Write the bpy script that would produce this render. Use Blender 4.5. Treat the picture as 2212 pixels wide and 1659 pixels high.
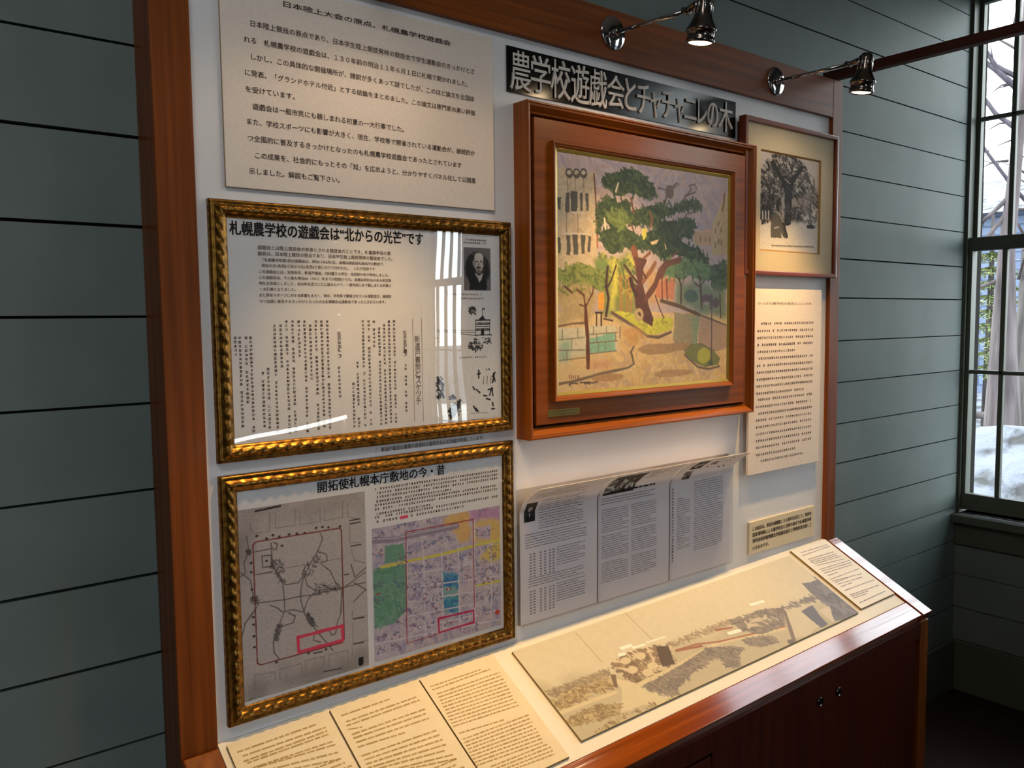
import bpy, bmesh, math, random
import numpy as np
from mathutils import Vector, Matrix, Euler
scene = bpy.context.scene
for o in list(bpy.data.objects): bpy.data.objects.remove(o)
COL = scene.collection
PI = math.pi

# ------------------------------------------------------------------ camera, sky, sun, exposure
cam_d = bpy.data.cameras.new('camera'); cam = bpy.data.objects.new('camera', cam_d); COL.objects.link(cam)
cam_d.sensor_fit = 'HORIZONTAL'; cam_d.sensor_width = 36.0
cam_d.lens = 1793.56 / 2212 * 36.0
cam_d.clip_start = 0.02; cam_d.clip_end = 200
R_, F_, U_ = Vector((.78250764, -.62254847, -.01073307)), Vector((.62006155, .78071759, -.07748375)), Vector((.05661689, .05397646, .99693584))
M = Matrix((( R_.x, U_.x, -F_.x, -.25824685), (R_.y, U_.y, -F_.y, -1.32), (R_.z, U_.z, -F_.z, 1.45817656), (0, 0, 0, 1)))
cam.matrix_world = M
scene.camera = cam

world = bpy.data.worlds.new('sky'); scene.world = world; world.use_nodes = True
wn = world.node_tree.nodes; wl = world.node_tree.links
bg = wn.get('Background') or wn.new('ShaderNodeBackground')
wo = wn.get('World Output') or wn.new('ShaderNodeOutputWorld')
wl.new(bg.outputs[0], wo.inputs[0])
bg.inputs['Strength'].default_value = 9.0
_tc = wn.new('ShaderNodeTexCoord'); _sx = wn.new('ShaderNodeSeparateXYZ'); _rp = wn.new('ShaderNodeValToRGB')     # hazy bright horizon, deeper overhead
_rp.color_ramp.elements[0].position = .45; _rp.color_ramp.elements[0].color = (.90, .95, 1.0, 1); _rp.color_ramp.elements[1].position = .95; _rp.color_ramp.elements[1].color = (.30, .40, .56, 1)
wl.new(_tc.outputs['Generated'], _sx.inputs[0]); wl.new(_sx.outputs['Z'], _rp.inputs[0]); wl.new(_rp.outputs[0], bg.inputs['Color'])

sun_d = bpy.data.lights.new('sun', 'SUN'); sun = bpy.data.objects.new('sun', sun_d); COL.objects.link(sun)
sun_d.energy = 2.2; sun_d.color = (1, .95, .86); sun_d.angle = math.radians(1.5)
sun.rotation_euler = Vector((.30, -.62, -.72)).to_track_quat('-Z', 'Y').to_euler()
sun.location = (6, 8, 9)

vs = scene.view_settings
vs.view_transform = 'Standard'; vs.look = 'None'; vs.gamma = 1.0; vs.use_curve_mapping = False
vs.exposure = 0.0
SPOT_W = 35.0; SPOT_COL = (1.0, .62, .23)

# ------------------------------------------------------------------ colours and materials
def lin(c):
    return tuple((v/12.92 if v <= .04045 else ((v+.055)/1.055)**2.4) for v in (x/255. for x in c[:3]))
def rgba(c): return tuple(lin(c)) + (1,)
MATS = {}
def newmat(name):
    m = bpy.data.materials.new(name); m.use_nodes = True
    nt = m.node_tree
    for n in list(nt.nodes): nt.nodes.remove(n)
    out = nt.nodes.new('ShaderNodeOutputMaterial'); bs = nt.nodes.new('ShaderNodeBsdfPrincipled')
    nt.links.new(bs.outputs[0], out.inputs[0])
    MATS[name] = m
    return m, nt, bs, out
def noise_mix(nt, bs, c1, c2, scale=(8, 8, 8), detail=4, lo=.35, hi=.65, rough=None, coord='Object'):
    tc = nt.nodes.new('ShaderNodeTexCoord'); mp = nt.nodes.new('ShaderNodeMapping'); mp.inputs['Scale'].default_value = scale
    nz = nt.nodes.new('ShaderNodeTexNoise'); nz.inputs['Scale'].default_value = 1; nz.inputs['Detail'].default_value = detail
    rp = nt.nodes.new('ShaderNodeValToRGB'); rp.color_ramp.elements[0].position = lo; rp.color_ramp.elements[1].position = hi
    rp.color_ramp.elements[0].color = tuple(c1)+(1,); rp.color_ramp.elements[1].color = tuple(c2)+(1,)
    nt.links.new(tc.outputs[coord], mp.inputs[0]); nt.links.new(mp.outputs[0], nz.inputs['Vector']); nt.links.new(nz.outputs['Fac'], rp.inputs[0])
    nt.links.new(rp.outputs[0], bs.inputs['Base Color'])
    return nz, rp
def bump(nt, bs, src, strength=.2, dist=.002):
    b = nt.nodes.new('ShaderNodeBump'); b.inputs['Strength'].default_value = strength; b.inputs['Distance'].default_value = dist
    nt.links.new(src, b.inputs['Height']); nt.links.new(b.outputs[0], bs.inputs['Normal'])
def plain(name, c, rough=.6, spec=.3, metal=0, var=.06, scale=30, emit=None):
    m, nt, bs, out = newmat(name)
    l = lin(c); a = tuple(v*(1-var) for v in l); b = tuple(min(1, v*(1+var)) for v in l)
    noise_mix(nt, bs, a, b, (scale,)*3)
    bs.inputs['Roughness'].default_value = rough; bs.inputs['Specular IOR Level'].default_value = spec; bs.inputs['Metallic'].default_value = metal
    return m
def wood(name, dark, light, axis, rough=.32, coat=.5, bstr=.12):
    m, nt, bs, out = newmat(name)
    s = [70, 70, 70]; s[axis] = 2.2
    nz, rp = noise_mix(nt, bs, lin(dark), lin(light), tuple(s), 6, .3, .72)
    bs.inputs['Roughness'].default_value = rough; bs.inputs['Coat Weight'].default_value = coat; bs.inputs['Specular IOR Level'].default_value = .2; bs.inputs['Coat Roughness'].default_value = .12
    bump(nt, bs, nz.outputs['Fac'], bstr, .0015)
    return m
def glass(name, tint=(1, 1, 1), wav=0.0, refl=1.0, ior=1.45):
    m, nt, bs, out = newmat(name); nt.nodes.remove(bs)
    tr = nt.nodes.new('ShaderNodeBsdfTransparent'); tr.inputs[0].default_value = tuple(tint)+(1,)
    gl = nt.nodes.new('ShaderNodeBsdfGlossy'); gl.inputs['Roughness'].default_value = 0.0; gl.inputs[0].default_value = (1, 1, 1, 1)
    fr = nt.nodes.new('ShaderNodeFresnel'); ge = nt.nodes.new('ShaderNodeNewGeometry'); io = nt.nodes.new('ShaderNodeMapRange')
    io.inputs['To Min'].default_value = ior; io.inputs['To Max'].default_value = 1/ior     # same reflectance from both sides of the sheet
    nt.links.new(ge.outputs['Backfacing'], io.inputs['Value']); nt.links.new(io.outputs[0], fr.inputs[0])
    mx = nt.nodes.new('ShaderNodeMixShader')
    mu = nt.nodes.new('ShaderNodeMath'); mu.operation = 'MULTIPLY'; mu.inputs[1].default_value = refl
    nt.links.new(fr.outputs[0], mu.inputs[0]); nt.links.new(mu.outputs[0], mx.inputs[0])
    nt.links.new(tr.outputs[0], mx.inputs[1]); nt.links.new(gl.outputs[0], mx.inputs[2]); nt.links.new(mx.outputs[0], out.inputs[0])
    if wav:
        tc = nt.nodes.new('ShaderNodeTexCoord'); nz = nt.nodes.new('ShaderNodeTexNoise'); nz.inputs['Scale'].default_value = 3.5; nz.inputs['Detail'].default_value = 1
        b = nt.nodes.new('ShaderNodeBump'); b.inputs['Strength'].default_value = 1; b.inputs['Distance'].default_value = wav
        nt.links.new(tc.outputs['Object'], nz.inputs['Vector']); nt.links.new(nz.outputs['Fac'], b.inputs['Height']); nt.links.new(b.outputs[0], gl.inputs['Normal'])
    return m
def vcol(name, rough=.55, spec=.3):
    m, nt, bs, out = newmat(name)
    at = nt.nodes.new('ShaderNodeAttribute'); at.attribute_name = 'Col'
    nt.links.new(at.outputs['Color'], bs.inputs['Base Color'])
    bs.inputs['Roughness'].default_value = rough; bs.inputs['Specular IOR Level'].default_value = spec
    return m
def glow(name, c, strength):
    m, nt, bs, out = newmat(name); nt.nodes.remove(bs)
    e = nt.nodes.new('ShaderNodeEmission'); e.inputs[0].default_value = tuple(c)+(1,); e.inputs[1].default_value = strength
    nt.links.new(e.outputs[0], out.inputs[0]); return m

D_, L_ = (100, 48, 12), (146, 76, 26)
WX = wood('varnished_wood_along_x', D_, L_, 0, .42, .12); WY = wood('varnished_wood_along_y', D_, L_, 1, .42, .12); WZ = wood('varnished_wood_along_z', D_, L_, 2, .42, .12)
WEX = wood('edge_wood_along_x', (116, 50, 6), (158, 78, 20), 0, .13, 1.0, .22)
for _n in WEX.node_tree.nodes:
    if _n.type == 'BSDF_PRINCIPLED': _n.inputs['Coat IOR'].default_value = 1.55; _n.inputs['Coat Roughness'].default_value = .10; WEX.node_tree.links.new(next(b for b in WEX.node_tree.nodes if b.type == 'BUMP').outputs[0], _n.inputs['Coat Normal'])
PX = wood('picture_wood_along_x', (118, 58, 8), (152, 82, 20), 0, .36, .2, .06); PZ = wood('picture_wood_along_z', (118, 58, 8), (152, 82, 20), 2, .36, .2, .06)
RX = wood('reddish_wood_along_x', (96, 40, 20), (124, 58, 30), 0, .35, .4, .06); RZ = wood('reddish_wood_along_z', (96, 40, 20), (124, 58, 30), 2, .35, .4, .06)
DOOR = wood('cabinet_wood', (60, 18, 6), (84, 30, 12), 2, .45, .08, .08)
BEAM = wood('rail_wood', (58, 32, 24), (82, 46, 36), 1, .6, .05, .08)
WALL = plain('grey_green_wall_paint', (104, 115, 112), .62, .3, 0, .07, 5)
TRIM = plain('grey_green_trim_paint', (80, 85, 74), .5, .3, 0, .05, 12)
GAP = plain('dark_gap', (26, 22, 18), .9, .1)
FLOOR = wood('floor_boards', (26, 17, 12), (44, 30, 22), 1, .5, .1, .1)
CEIL = plain('ceiling_white', (214, 214, 208), .8, .2)
BOARD = plain('white_board', (230, 228, 230), .55, .3, 0, .015, 6)
PAPER = plain('white_sheet', (226, 225, 228), .6, .25, 0, .01, 20)
CREAM = plain('cream_panel', (236, 221, 208), .65, .2, 0, .03, 160)
CREAM_E = plain('panel_edge', (176, 152, 122), .8, .1, 0, .12, 300)
BUFF = plain('buff_panel', (224, 208, 176), .65, .2, 0, .02, 40)
BUFF_E = plain('brown_panel_edge', (150, 128, 84), .8, .1, 0, .1, 200)
DESKW = plain('desk_white', (232, 224, 208), .5, .3, 0, .015, 8)
INK = plain('black_ink', (30, 26, 27), .6, .2, 0, .05)
INKB = plain('brown_black_ink', (66, 50, 44), .7, .2, 0, .1)
INKM = plain('brown_ink', (104, 86, 78), .7, .2, 0, .1)
INKG = plain('grey_ink', (158, 148, 152), .7, .2, 0, .1)
INKT = plain('tan_ink', (172, 146, 100), .7, .2, 0, .1)
INKP = plain('pale_grey_ink', (160, 152, 156), .7, .2, 0, .1)
PINK = plain('pink_ink', (238, 92, 122), .6, .2)
BLACKAC = plain('black_acrylic', (20, 20, 18), .16, .5)
WHITEAC = plain('white_letters', (214, 206, 198), .5, .3)
CHROME = plain('chrome', (196, 190, 188), .09, .5, 1, .02)
SMOKE = plain('dark_chrome', (122, 112, 106), .18, .5, 1, .04)
BRASS = plain('brass_plate', (150, 126, 60), .45, .5, 0.6, .1)
FILLET = plain('gold_fillet', (176, 146, 66), .38, .5, .75, .05)
MATB = plain('cream_mat', (214, 202, 176), .8, .15, 0, .02, 200)
BEVEL = plain('brown_mat_bevel', (150, 118, 72), .7, .2)
BACKING = plain('dark_backing', (40, 30, 24), .9, .1)
GLASS = glass('picture_glass', (1, 1, 1), .0012, 1.0, 1.6)
ACRYL = glass('clear_acrylic', (.985, .985, .99), 0, 1.0)
PANE = glass('window_glass', (.97, .99, .98), .0006, .9)
VCP = vcol('oil_paint', .5, .35); VCM = vcol('printed_picture', .55, .3)
LEAFW = plain('leaflet_paper', (238, 230, 232), .65, .2, 0, .01)
BULB = glow('lamp_glow', (1.0, .74, .42), 40.0)
def gold_mat():
    m, nt, bs, out = newmat('gilt')
    nz, rp = noise_mix(nt, bs, lin((84, 54, 18)), lin((164, 118, 48)), (120, 120, 120), 5, .3, .7)
    bs.inputs['Metallic'].default_value = .85; bs.inputs['Roughness'].default_value = .34
    bump(nt, bs, nz.outputs['Fac'], .25, .001)
    return m
GOLD = gold_mat()

# ------------------------------------------------------------------ object helpers
def tag(o, label=None, cat=None, group=None, kind=None):
    if label: o['label'] = label
    if cat: o['category'] = cat
    if group: o['group'] = group
    if kind: o['kind'] = kind
    return o
def thing(name, label, cat, loc=(0, 0, 0), group=None):
    o = bpy.data.objects.new(name, None); COL.objects.link(o); o.location = loc; o.empty_display_size = .05
    return tag(o, label, cat, group)
def org(o):
    v = Vector((0, 0, 0))
    while o is not None: v += o.location; o = o.parent
    return v
def link(me, name, mats, parent=None, loc=None, smooth=False):
    """me holds world coordinates; shift them to the parent's origin (or to loc)"""
    if not isinstance(mats, (list, tuple)): mats = [mats]
    for m in mats: me.materials.append(m)
    o = bpy.data.objects.new(name, me); COL.objects.link(o)
    base = org(parent) if parent is not None else Vector(loc or (0, 0, 0))
    me.transform(Matrix.Translation(-base))
    if parent is not None: o.parent = parent
    else: o.location = base
    if smooth: me.polygons.foreach_set('use_smooth', [True]*len(me.polygons))
    me.update()
    return o
def obj(name, bm, mats, parent=None, loc=None, smooth=False):
    me = bpy.data.meshes.new(name); bmesh.ops.recalc_face_normals(bm, faces=bm.faces); bm.to_mesh(me); bm.free()
    return link(me, name, mats, parent, loc, smooth)
def pyobj(name, vs_, fs, mats, parent=None, loc=None, smooth=False):
    me = bpy.data.meshes.new(name); me.from_pydata(vs_, [], fs); return link(me, name, mats, parent, loc, smooth)
def box(bm, lo, hi, bev=0, mat=0, mtx=None):
    c = [((lo[i]+hi[i])/2) for i in range(3)]; s = [abs(hi[i]-lo[i]) for i in range(3)]
    r = bmesh.ops.create_cube(bm, size=1, matrix=Matrix.Translation(c) @ Matrix.Diagonal(s+[1]))
    vs_ = r['verts']
    if bev:
        es = list({e for v in vs_ for e in v.link_edges})
        rb = bmesh.ops.bevel(bm, geom=es, offset=bev, segments=2, affect='EDGES', profile=.5)
        vs_ = list({v for f in rb['faces'] for v in f.verts} | {v for v in vs_ if v.is_valid})
    fs = list({f for v in vs_ for f in v.link_faces})
    for f in fs: f.material_index = mat
    if mtx is not None: bmesh.ops.transform(bm, matrix=mtx, verts=vs_)
    return vs_
def bx(name, lo, hi, mat, parent=None, bev=0, loc=None, mtx=None):
    bm = bmesh.new(); box(bm, lo, hi, bev, 0, mtx); return obj(name, bm, mat, parent, loc)
def tube(bm, pts, r, seg=10, mat=0):
    pts = [Vector(p) for p in pts]; n = len(pts); rs = r if isinstance(r, (list, tuple)) else [r]*n
    rings = []; up = Vector((0, 0, 1))
    for i, p in enumerate(pts):
        t = (pts[min(i+1, n-1)]-pts[max(i-1, 0)]).normalized()
        a = t.cross(up); a = a.normalized() if a.length > 1e-4 else t.cross(Vector((1, 0, 0))).normalized()
        b = t.cross(a)
        rings.append([bm.verts.new(p + (a*math.cos(k*2*PI/seg)+b*math.sin(k*2*PI/seg))*rs[i]) for k in range(seg)])
    for A, B in zip(rings, rings[1:]):
        for k in range(seg):
            f = bm.faces.new((A[k], A[(k+1) % seg], B[(k+1) % seg], B[k])); f.material_index = mat; f.smooth = True
    for ring in (rings[0], rings[-1]):
        f = bm.faces.new(ring); f.material_index = mat
def lathe(bm, prof, mtx, seg=32, mat=0, cap=True):
    """prof: (radius, s) along local z"""
    rings = []
    for r, s in prof:
        rings.append([bm.verts.new(mtx @ Vector((r*math.cos(k*2*PI/seg), r*math.sin(k*2*PI/seg), s))) for k in range(seg)])
    for A, B in zip(rings, rings[1:]):
        for k in range(seg):
            f = bm.faces.new((A[k], A[(k+1) % seg], B[(k+1) % seg], B[k])); f.material_index = mat; f.smooth = True
    if cap:
        for ring in (rings[0], rings[-1]): bm.faces.new(ring).material_index = mat

# desk plane: x' along the desk, s down the slope, h above it
K_ = 1/math.hypot(1, .516)
EX = Vector((1, 0, .0155)).normalized(); ES = Vector((0, -1, -.516))*K_
EN = ES.cross(EX).normalized(); EN = EN if EN.z > 0 else -EN
P0 = Vector((0, 0, .7651))
def DK(a, s, h=0): return P0 + EX*a + ES*s + EN*h
DM = Matrix(((EX.x, ES.x, EN.x, P0.x), (EX.y, ES.y, EN.y, P0.y), (EX.z, ES.z, EN.z, P0.z), (0, 0, 0, 1)))
def onboard(y): return lambda a, b, h=0: Vector((a, y-h, b))
def ondesk(h0): return lambda a, b, h=0: DK(a, -b, h0+h)     # b counts up the slope

# ------------------------------------------------------------------ lettering
_glyphs = {}
def glyph(s, bold=0.0, ext=0.0, res=2):
    k = (s, bold, ext, res)
    if k in _glyphs: return _glyphs[k]
    c = bpy.data.curves.new('lettering', 'FONT'); c.body = s; c.size = 1; c.resolution_u = res; c.offset = bold; c.extrude = ext; c.fill_mode = 'BOTH' if ext else 'FRONT'
    o = bpy.data.objects.new('lettering', c); COL.objects.link(o)
    dg = bpy.context.evaluated_depsgraph_get(); ev = o.evaluated_get(dg); me = ev.to_mesh()
    v = [tuple(x.co) for x in me.vertices]; f = [tuple(p.vertices) for p in me.polygons]
    ev.to_mesh_clear(); bpy.data.objects.remove(o); bpy.data.curves.remove(c)
    _glyphs[k] = (v, f); return v, f
class Ink:
    def __init__(s): s.v = []; s.f = []
    def add(s, v, f):
        n = len(s.v); s.v += v; s.f += [tuple(i+n for i in q) for q in f]
    def quad(s, pl, a0, b0, a1, b1, h): s.add([pl(a0, b0, h), pl(a1, b0, h), pl(a1, b1, h), pl(a0, b1, h)], [(0, 1, 2, 3)])
    def bar(s, pl, p, q, w, h):
        d = Vector((q[0]-p[0], q[1]-p[1])); n = Vector((-d.y, d.x)).normalized()*w/2 if d.length else Vector((0, w/2))
        s.add([pl(p[0]-n.x, p[1]-n.y, h), pl(q[0]-n.x, q[1]-n.y, h), pl(q[0]+n.x, q[1]+n.y, h), pl(p[0]+n.x, p[1]+n.y, h)], [(0, 1, 2, 3)])
    def line(s, pl, txt, x0, x1, z0, z1, hgt, bold=0.0, h=.0004, res=2):
        v, f = glyph(txt, 0, 0, res)
        if not v: return
        a = min(p[0] for p in v); b = max(p[0] for p in v); b = b if b > a else a+1
        if bold:                       # heavier lettering: the same outlines printed again, a hair to each side
            for i, (ox, oz) in enumerate(((-1, -1), (1, 1), (-1, 1), (1, -1))): s.line(pl, txt, x0+ox*bold*hgt, x1+ox*bold*hgt, z0+oz*bold*hgt*.7, z1+oz*bold*hgt*.7, hgt, 0, h+.00004*(i+1), res)
            return
        s.add([pl(x0+(p[0]-a)/(b-a)*(x1-x0), z0+(z1-z0)*(p[0]-a)/(b-a)+(p[1]-.38)*hgt, h) for p in v], f)
    def fit(s, pl, ch, x0, x1, z0, z1, bold=0, ext=0, h=0, depth=.004, res=4):
        v, f = glyph(ch, 0, ext, res)
        if bold:
            b = bold*(x1-x0)
            for i, (ox, oz) in enumerate(((-1, -1), (1, 1), (-1, 1), (1, -1))): s.fit(pl, ch, x0+ox*b, x1+ox*b, z0+oz*b, z1+oz*b, 0, ext, h+.00004*i, depth, res)
            return
        ax, bx_ = min(p[0] for p in v), max(p[0] for p in v); az, bz = min(p[1] for p in v), max(p[1] for p in v)
        s.add([pl(x0+(p[0]-ax)/(bx_-ax)*(x1-x0), z0+(p[1]-az)/(bz-az)*(z1-z0), h+(depth if p[2] > 0 else 0)) for p in v], f)
    def pseudo(s, pl, cx, cz, w, hgt, rnd, h=.0004):
        """a printed character too small to read: a few strokes in a cell"""
        n = rnd.choice((2, 3, 3, 4)); t = hgt*.13
        for i in range(n):
            z = cz+hgt*(-.38+.76*(i+.5)/n+rnd.uniform(-.06, .06)); l = w*rnd.uniform(.24, .44)
            o = rnd.uniform(-.06, .06)*w; s.quad(pl, cx+o-l, z-t/2, cx+o+l, z+t/2, h)
        for i in range(rnd.choice((1, 1, 2))):
            x = cx+w*rnd.uniform(-.3, .3); l = hgt*rnd.uniform(.25, .42); s.quad(pl, x-t/2, cz-l, x+t/2, cz+l, h)
    def row(s, pl, x0, z0, x1, z1, hgt, rnd, cw=None, gap=.08):
        L = math.hypot(x1-x0, z1-z0); cw = cw or hgt*1.02; n = max(1, int(L/cw))
        for i in range(n):
            if rnd.random() < gap: continue
            t = (i+.5)/n; s.pseudo(pl, x0+(x1-x0)*t, z0+(z1-z0)*t, cw*.9, hgt, rnd)
    def words(s, pl, x0, z0, x1, z1, hgt, rnd, h=.0004, lo=1.5, hi=6):
        L = math.hypot(x1-x0, z1-z0); p = 0
        while p < L-hgt*.5:
            w = min(hgt*rnd.uniform(lo, hi)*.55, L-p); a = p/L; b = (p+w)/L
            s.bar(pl, (x0+(x1-x0)*a, z0+(z1-z0)*a), (x0+(x1-x0)*b, z0+(z1-z0)*b), hgt*rnd.uniform(.45, .62), h); p += w+hgt*.42
    def make(s, name, mat, parent): return pyobj(name, s.v, s.f, mat, parent)

# ------------------------------------------------------------------ painted and printed pictures: colours laid on a fine mesh
class Canvas:
    def __init__(s, w, asp, seed=1, grain=.03):
        s.gr = grain; s.W = w; s.H = max(8, int(w*asp)); s.asp = asp; s.r = random.Random(seed); g = np.random.default_rng(seed)
        s.a = np.zeros((s.H, s.W, 3)); s.a[:] = 200
        s.U, s.V = np.meshgrid((np.arange(s.W)+.5)/s.W, (np.arange(s.H)+.5)/s.H*asp)
        def sm(n):
            k = g.standard_normal((max(3, int(n*asp))+2, n+2)); yi = np.linspace(0, k.shape[0]-1.001, s.H); xi = np.linspace(0, k.shape[1]-1.001, s.W)
            y0 = yi.astype(int); x0 = xi.astype(int); fy = (yi-y0)[:, None]; fx = (xi-x0)[None]
            return (k[y0][:, x0]*(1-fy)*(1-fx)+k[y0+1][:, x0]*fy*(1-fx)+k[y0][:, x0+1]*(1-fy)*fx+k[y0+1][:, x0+1]*fy*fx)
        s.nx = sm(26); s.ny = sm(26); s.grain = sm(120)
    def P(s, pts): return [(p[0], p[1]*s.asp) for p in pts]
    def put(s, sl, m, c):
        m = m[..., None]; t = np.array(c, float)*(1+s.gr*s.grain[sl][..., None]); s.a[sl] = s.a[sl]*(1-m)+t*m
    def win(s, x0, x1, y0, y1):
        a = max(0, int(x0*s.W)-1); b = min(s.W, int(x1*s.W)+2); c = max(0, int(y0/s.asp*s.H)-1); d = min(s.H, int(y1/s.asp*s.H)+2)
        return (slice(c, max(c, d)), slice(a, max(a, b)))
    def poly(s, c, soft, pts):
        q = s.P(pts); xs = [p[0] for p in q]; ys = [p[1] for p in q]; e = soft*3
        sl = s.win(min(xs)-e, max(xs)+e, min(ys)-e, max(ys)+e)
        X = s.U[sl]+s.nx[sl]*soft*.6; Y = s.V[sl]+s.ny[sl]*soft*.6
        if X.size == 0: return
        ins = np.zeros(X.shape, bool); n = len(q)
        for i in range(n):
            (x0, y0), (x1, y1) = q[i], q[(i+1) % n]
            if y0 == y1: continue
            k = ((y0 > Y) != (y1 > Y)) & (X < (x1-x0)*(Y-y0)/(y1-y0)+x0); ins ^= k
        m = ins.astype(float)
        if soft >= .015:               # soft washes fade at the rim
            r = max(1, int(soft*s.W*.5))
            for _ in range(2):
                for ax in (0, 1):
                    p = np.pad(m, [(r, r) if k_ == ax else (0, 0) for k_ in (0, 1)], mode='edge'); cs = np.cumsum(p, ax); n_ = m.shape[ax]
                    z_ = np.zeros_like(np.take(cs, [0], ax)); cs = np.concatenate([z_, cs], ax)
                    m = (np.take(cs, range(2*r+1, 2*r+1+n_), ax)-np.take(cs, range(0, n_), ax))/(2*r+1)
        s.put(sl, m, c)
    def seg(s, c, w, pts, wob=.25, soft=.4, alpha=1.0):
        q = s.P(pts)
        for (x0, y0), (x1, y1) in zip(q, q[1:]):
            e = w
            sl = s.win(min(x0, x1)-e, max(x0, x1)+e, min(y0, y1)-e, max(y0, y1)+e)
            X = s.U[sl]; Y = s.V[sl]
            if X.size == 0: continue
            dx, dy = x1-x0, y1-y0; L = dx*dx+dy*dy+1e-12
            t = np.clip(((X-x0)*dx+(Y-y0)*dy)/L, 0, 1); d = np.hypot(X-x0-t*dx, Y-y0-t*dy)/(w/2)
            pxl = 1.2/s.W/(w/2)
            m = np.clip((1+wob*s.nx[sl]*.5-d)/max(pxl, .15)+.5, 0, 1)*min(1, (w/2)*s.W*2.2)*alpha
            s.put(sl, m, c)
    def ell(s, c, rx, ry, p, ring=0):
        x, y = p[0], p[1]*s.asp; sl = s.win(x-rx*1.4, x+rx*1.4, y-ry*1.4, y+ry*1.4)
        d = np.hypot((s.U[sl]-x)/rx, (s.V[sl]-y)/ry)+s.nx[sl]*.06
        if d.size == 0: return
        m = np.clip((1-d)*6+.5, 0, 1) if not ring else np.clip((ring-np.abs(d-1))*8+.5, 0, 1)
        s.put(sl, m, c)
    def dabs(s, cols, n, ln, w, pts):
        q = s.P(pts); xs = [p[0] for p in q]; ys = [p[1] for p in q]; k = 0; tries = 0
        while k < n and tries < n*30:
            tries += 1; x = s.r.uniform(min(xs), max(xs)); y = s.r.uniform(min(ys), max(ys)); ins = False; m = len(q)
            for i in range(m):
                (x0, y0), (x1, y1) = q[i], q[(i+1) % m]
                if (y0 > y) != (y1 > y) and x < (x1-x0)*(y-y0)/(y1-y0)+x0: ins = not ins
            if not ins: continue
            a = s.r.uniform(0, PI) if s.r.random() < .5 else s.r.gauss(.6, .5); l = ln*s.r.uniform(.25, .6)
            s.seg(s.r.choice(cols), w*s.r.uniform(.6, 1.3), [(x-l*math.cos(a), (y-l*math.sin(a))/s.asp), (x+l*math.cos(a), (y+l*math.sin(a))/s.asp)], .3, .5, .85); k += 1
    def run(s, ops):
        for op in ops:
            k, c, a, pts = op[0], op[1], op[2], op[-1]
            if k == 'f': s.put((slice(0, s.H), slice(0, s.W)), np.ones((s.H, s.W)), c)
            elif k == 'p': s.poly(c, a, pts)
            elif k == 'l': s.seg(c, max(a, 1.2/s.W), pts)
            elif k == 'e': s.ell(c, a[0], a[1], pts[0])
            elif k == 'r': s.ell(c, a[0], a[0], pts[0], a[1]/a[0])
            elif k == 'd': s.dabs(c, a, op[3][0], max(op[3][1], 1.2/s.W), pts)
        return s
    def mesh(s, name, corners, mat, parent):
        """corners: four world points TL, TR, BR, BL"""
        TL, TR, BR, BL = [np.array(c, float) for c in corners]
        W, H = s.W, s.H
        u = np.linspace(0, 1, W)[None, :, None]; v = np.linspace(0, 1, H)[:, None, None]
        co = TL*(1-u)*(1-v)+TR*u*(1-v)+BR*u*v+BL*(1-u)*v
        me = bpy.data.meshes.new(name); nv = W*H; nf = (W-1)*(H-1)
        me.vertices.add(nv); me.vertices.foreach_set('co', co.reshape(-1).astype(np.float32))
        i = (np.arange(H-1)[:, None]*W+np.arange(W-1)[None]).reshape(-1)
        idx = np.stack([i, i+W, i+W+1, i+1], 1).reshape(-1)
        me.loops.add(nf*4); me.loops.foreach_set('vertex_index', idx.astype(np.int32))
        me.polygons.add(nf); me.polygons.foreach_set('loop_start', np.arange(0, nf*4, 4, dtype=np.int32))
        me.update(calc_edges=True)
        a = np.clip(s.a, 0, 255)/255.; l = np.where(a <= .04045, a/12.92, ((a+.055)/1.055)**2.4)
        ca = me.color_attributes.new('Col', 'FLOAT_COLOR', 'POINT')
        ca.data.foreach_set('color', np.concatenate([l, np.ones((H, W, 1))], 2).reshape(-1).astype(np.float32))
        return link(me, name, mat, parent)

def frame_rail(name, x0, x1, z0, z1, prof, y, mats, parent, seg=1, rope=None):
    """mitred picture frame; prof = (inset from the outer edge, height off the board)"""
    V = []; F = []; MI = []; np_ = len(prof)
    def corner(d): return [(x0+d, z1-d), (x1-d, z1-d), (x1-d, z0+d), (x0+d, z0+d)]
    for sd in range(4):
        base = len(V)
        L = (x1-x0) if sd % 2 == 0 else (z1-z0)
        n = seg if seg == 1 else max(2, int(L*seg))
        for j in range(n+1):
            t = j/n
            for d, h in prof:
                c = corner(d); p, q = c[sd], c[(sd+1) % 4]; hh = h
                if rope and rope[0] <= d <= rope[1]:
                    ss = t*L; wgt = math.sin(PI*(d-rope[0])/(rope[1]-rope[0]))
                    ph = (ss/rope[2]+(d-rope[0])/(rope[1]-rope[0])*.75) % 1.0
                    hh += rope[3]*wgt*(abs(math.sin(PI*ph))-.55)
                V.append((p[0]+(q[0]-p[0])*t, y-hh, p[1]+(q[1]-p[1])*t))
        for j in range(n):
            for k in range(np_-1):
                a = base+j*np_+k; F.append((a, a+1, a+np_+1, a+np_)); MI.append(sd % 2)
    me = bpy.data.meshes.new(name); me.from_pydata(V, [], F)
    bm = bmesh.new(); bm.from_mesh(me); bm.faces.ensure_lookup_table()
    for f, m in zip(bm.faces, MI): f.material_index = m if len(mats) > 1 else 0; f.smooth = seg > 1
    bmesh.ops.remove_doubles(bm, verts=bm.verts, dist=1e-6); bmesh.ops.recalc_face_normals(bm, faces=bm.faces); bm.to_mesh(me); bm.free()
    o = link(me, name, mats, parent); return o
def sheet(name, x0, x1, z0, z1, y, t, mat, parent, bev=0): return bx(name, (x0, y-t, z0), (x1, y, z1), mat, parent, bev)

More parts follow.
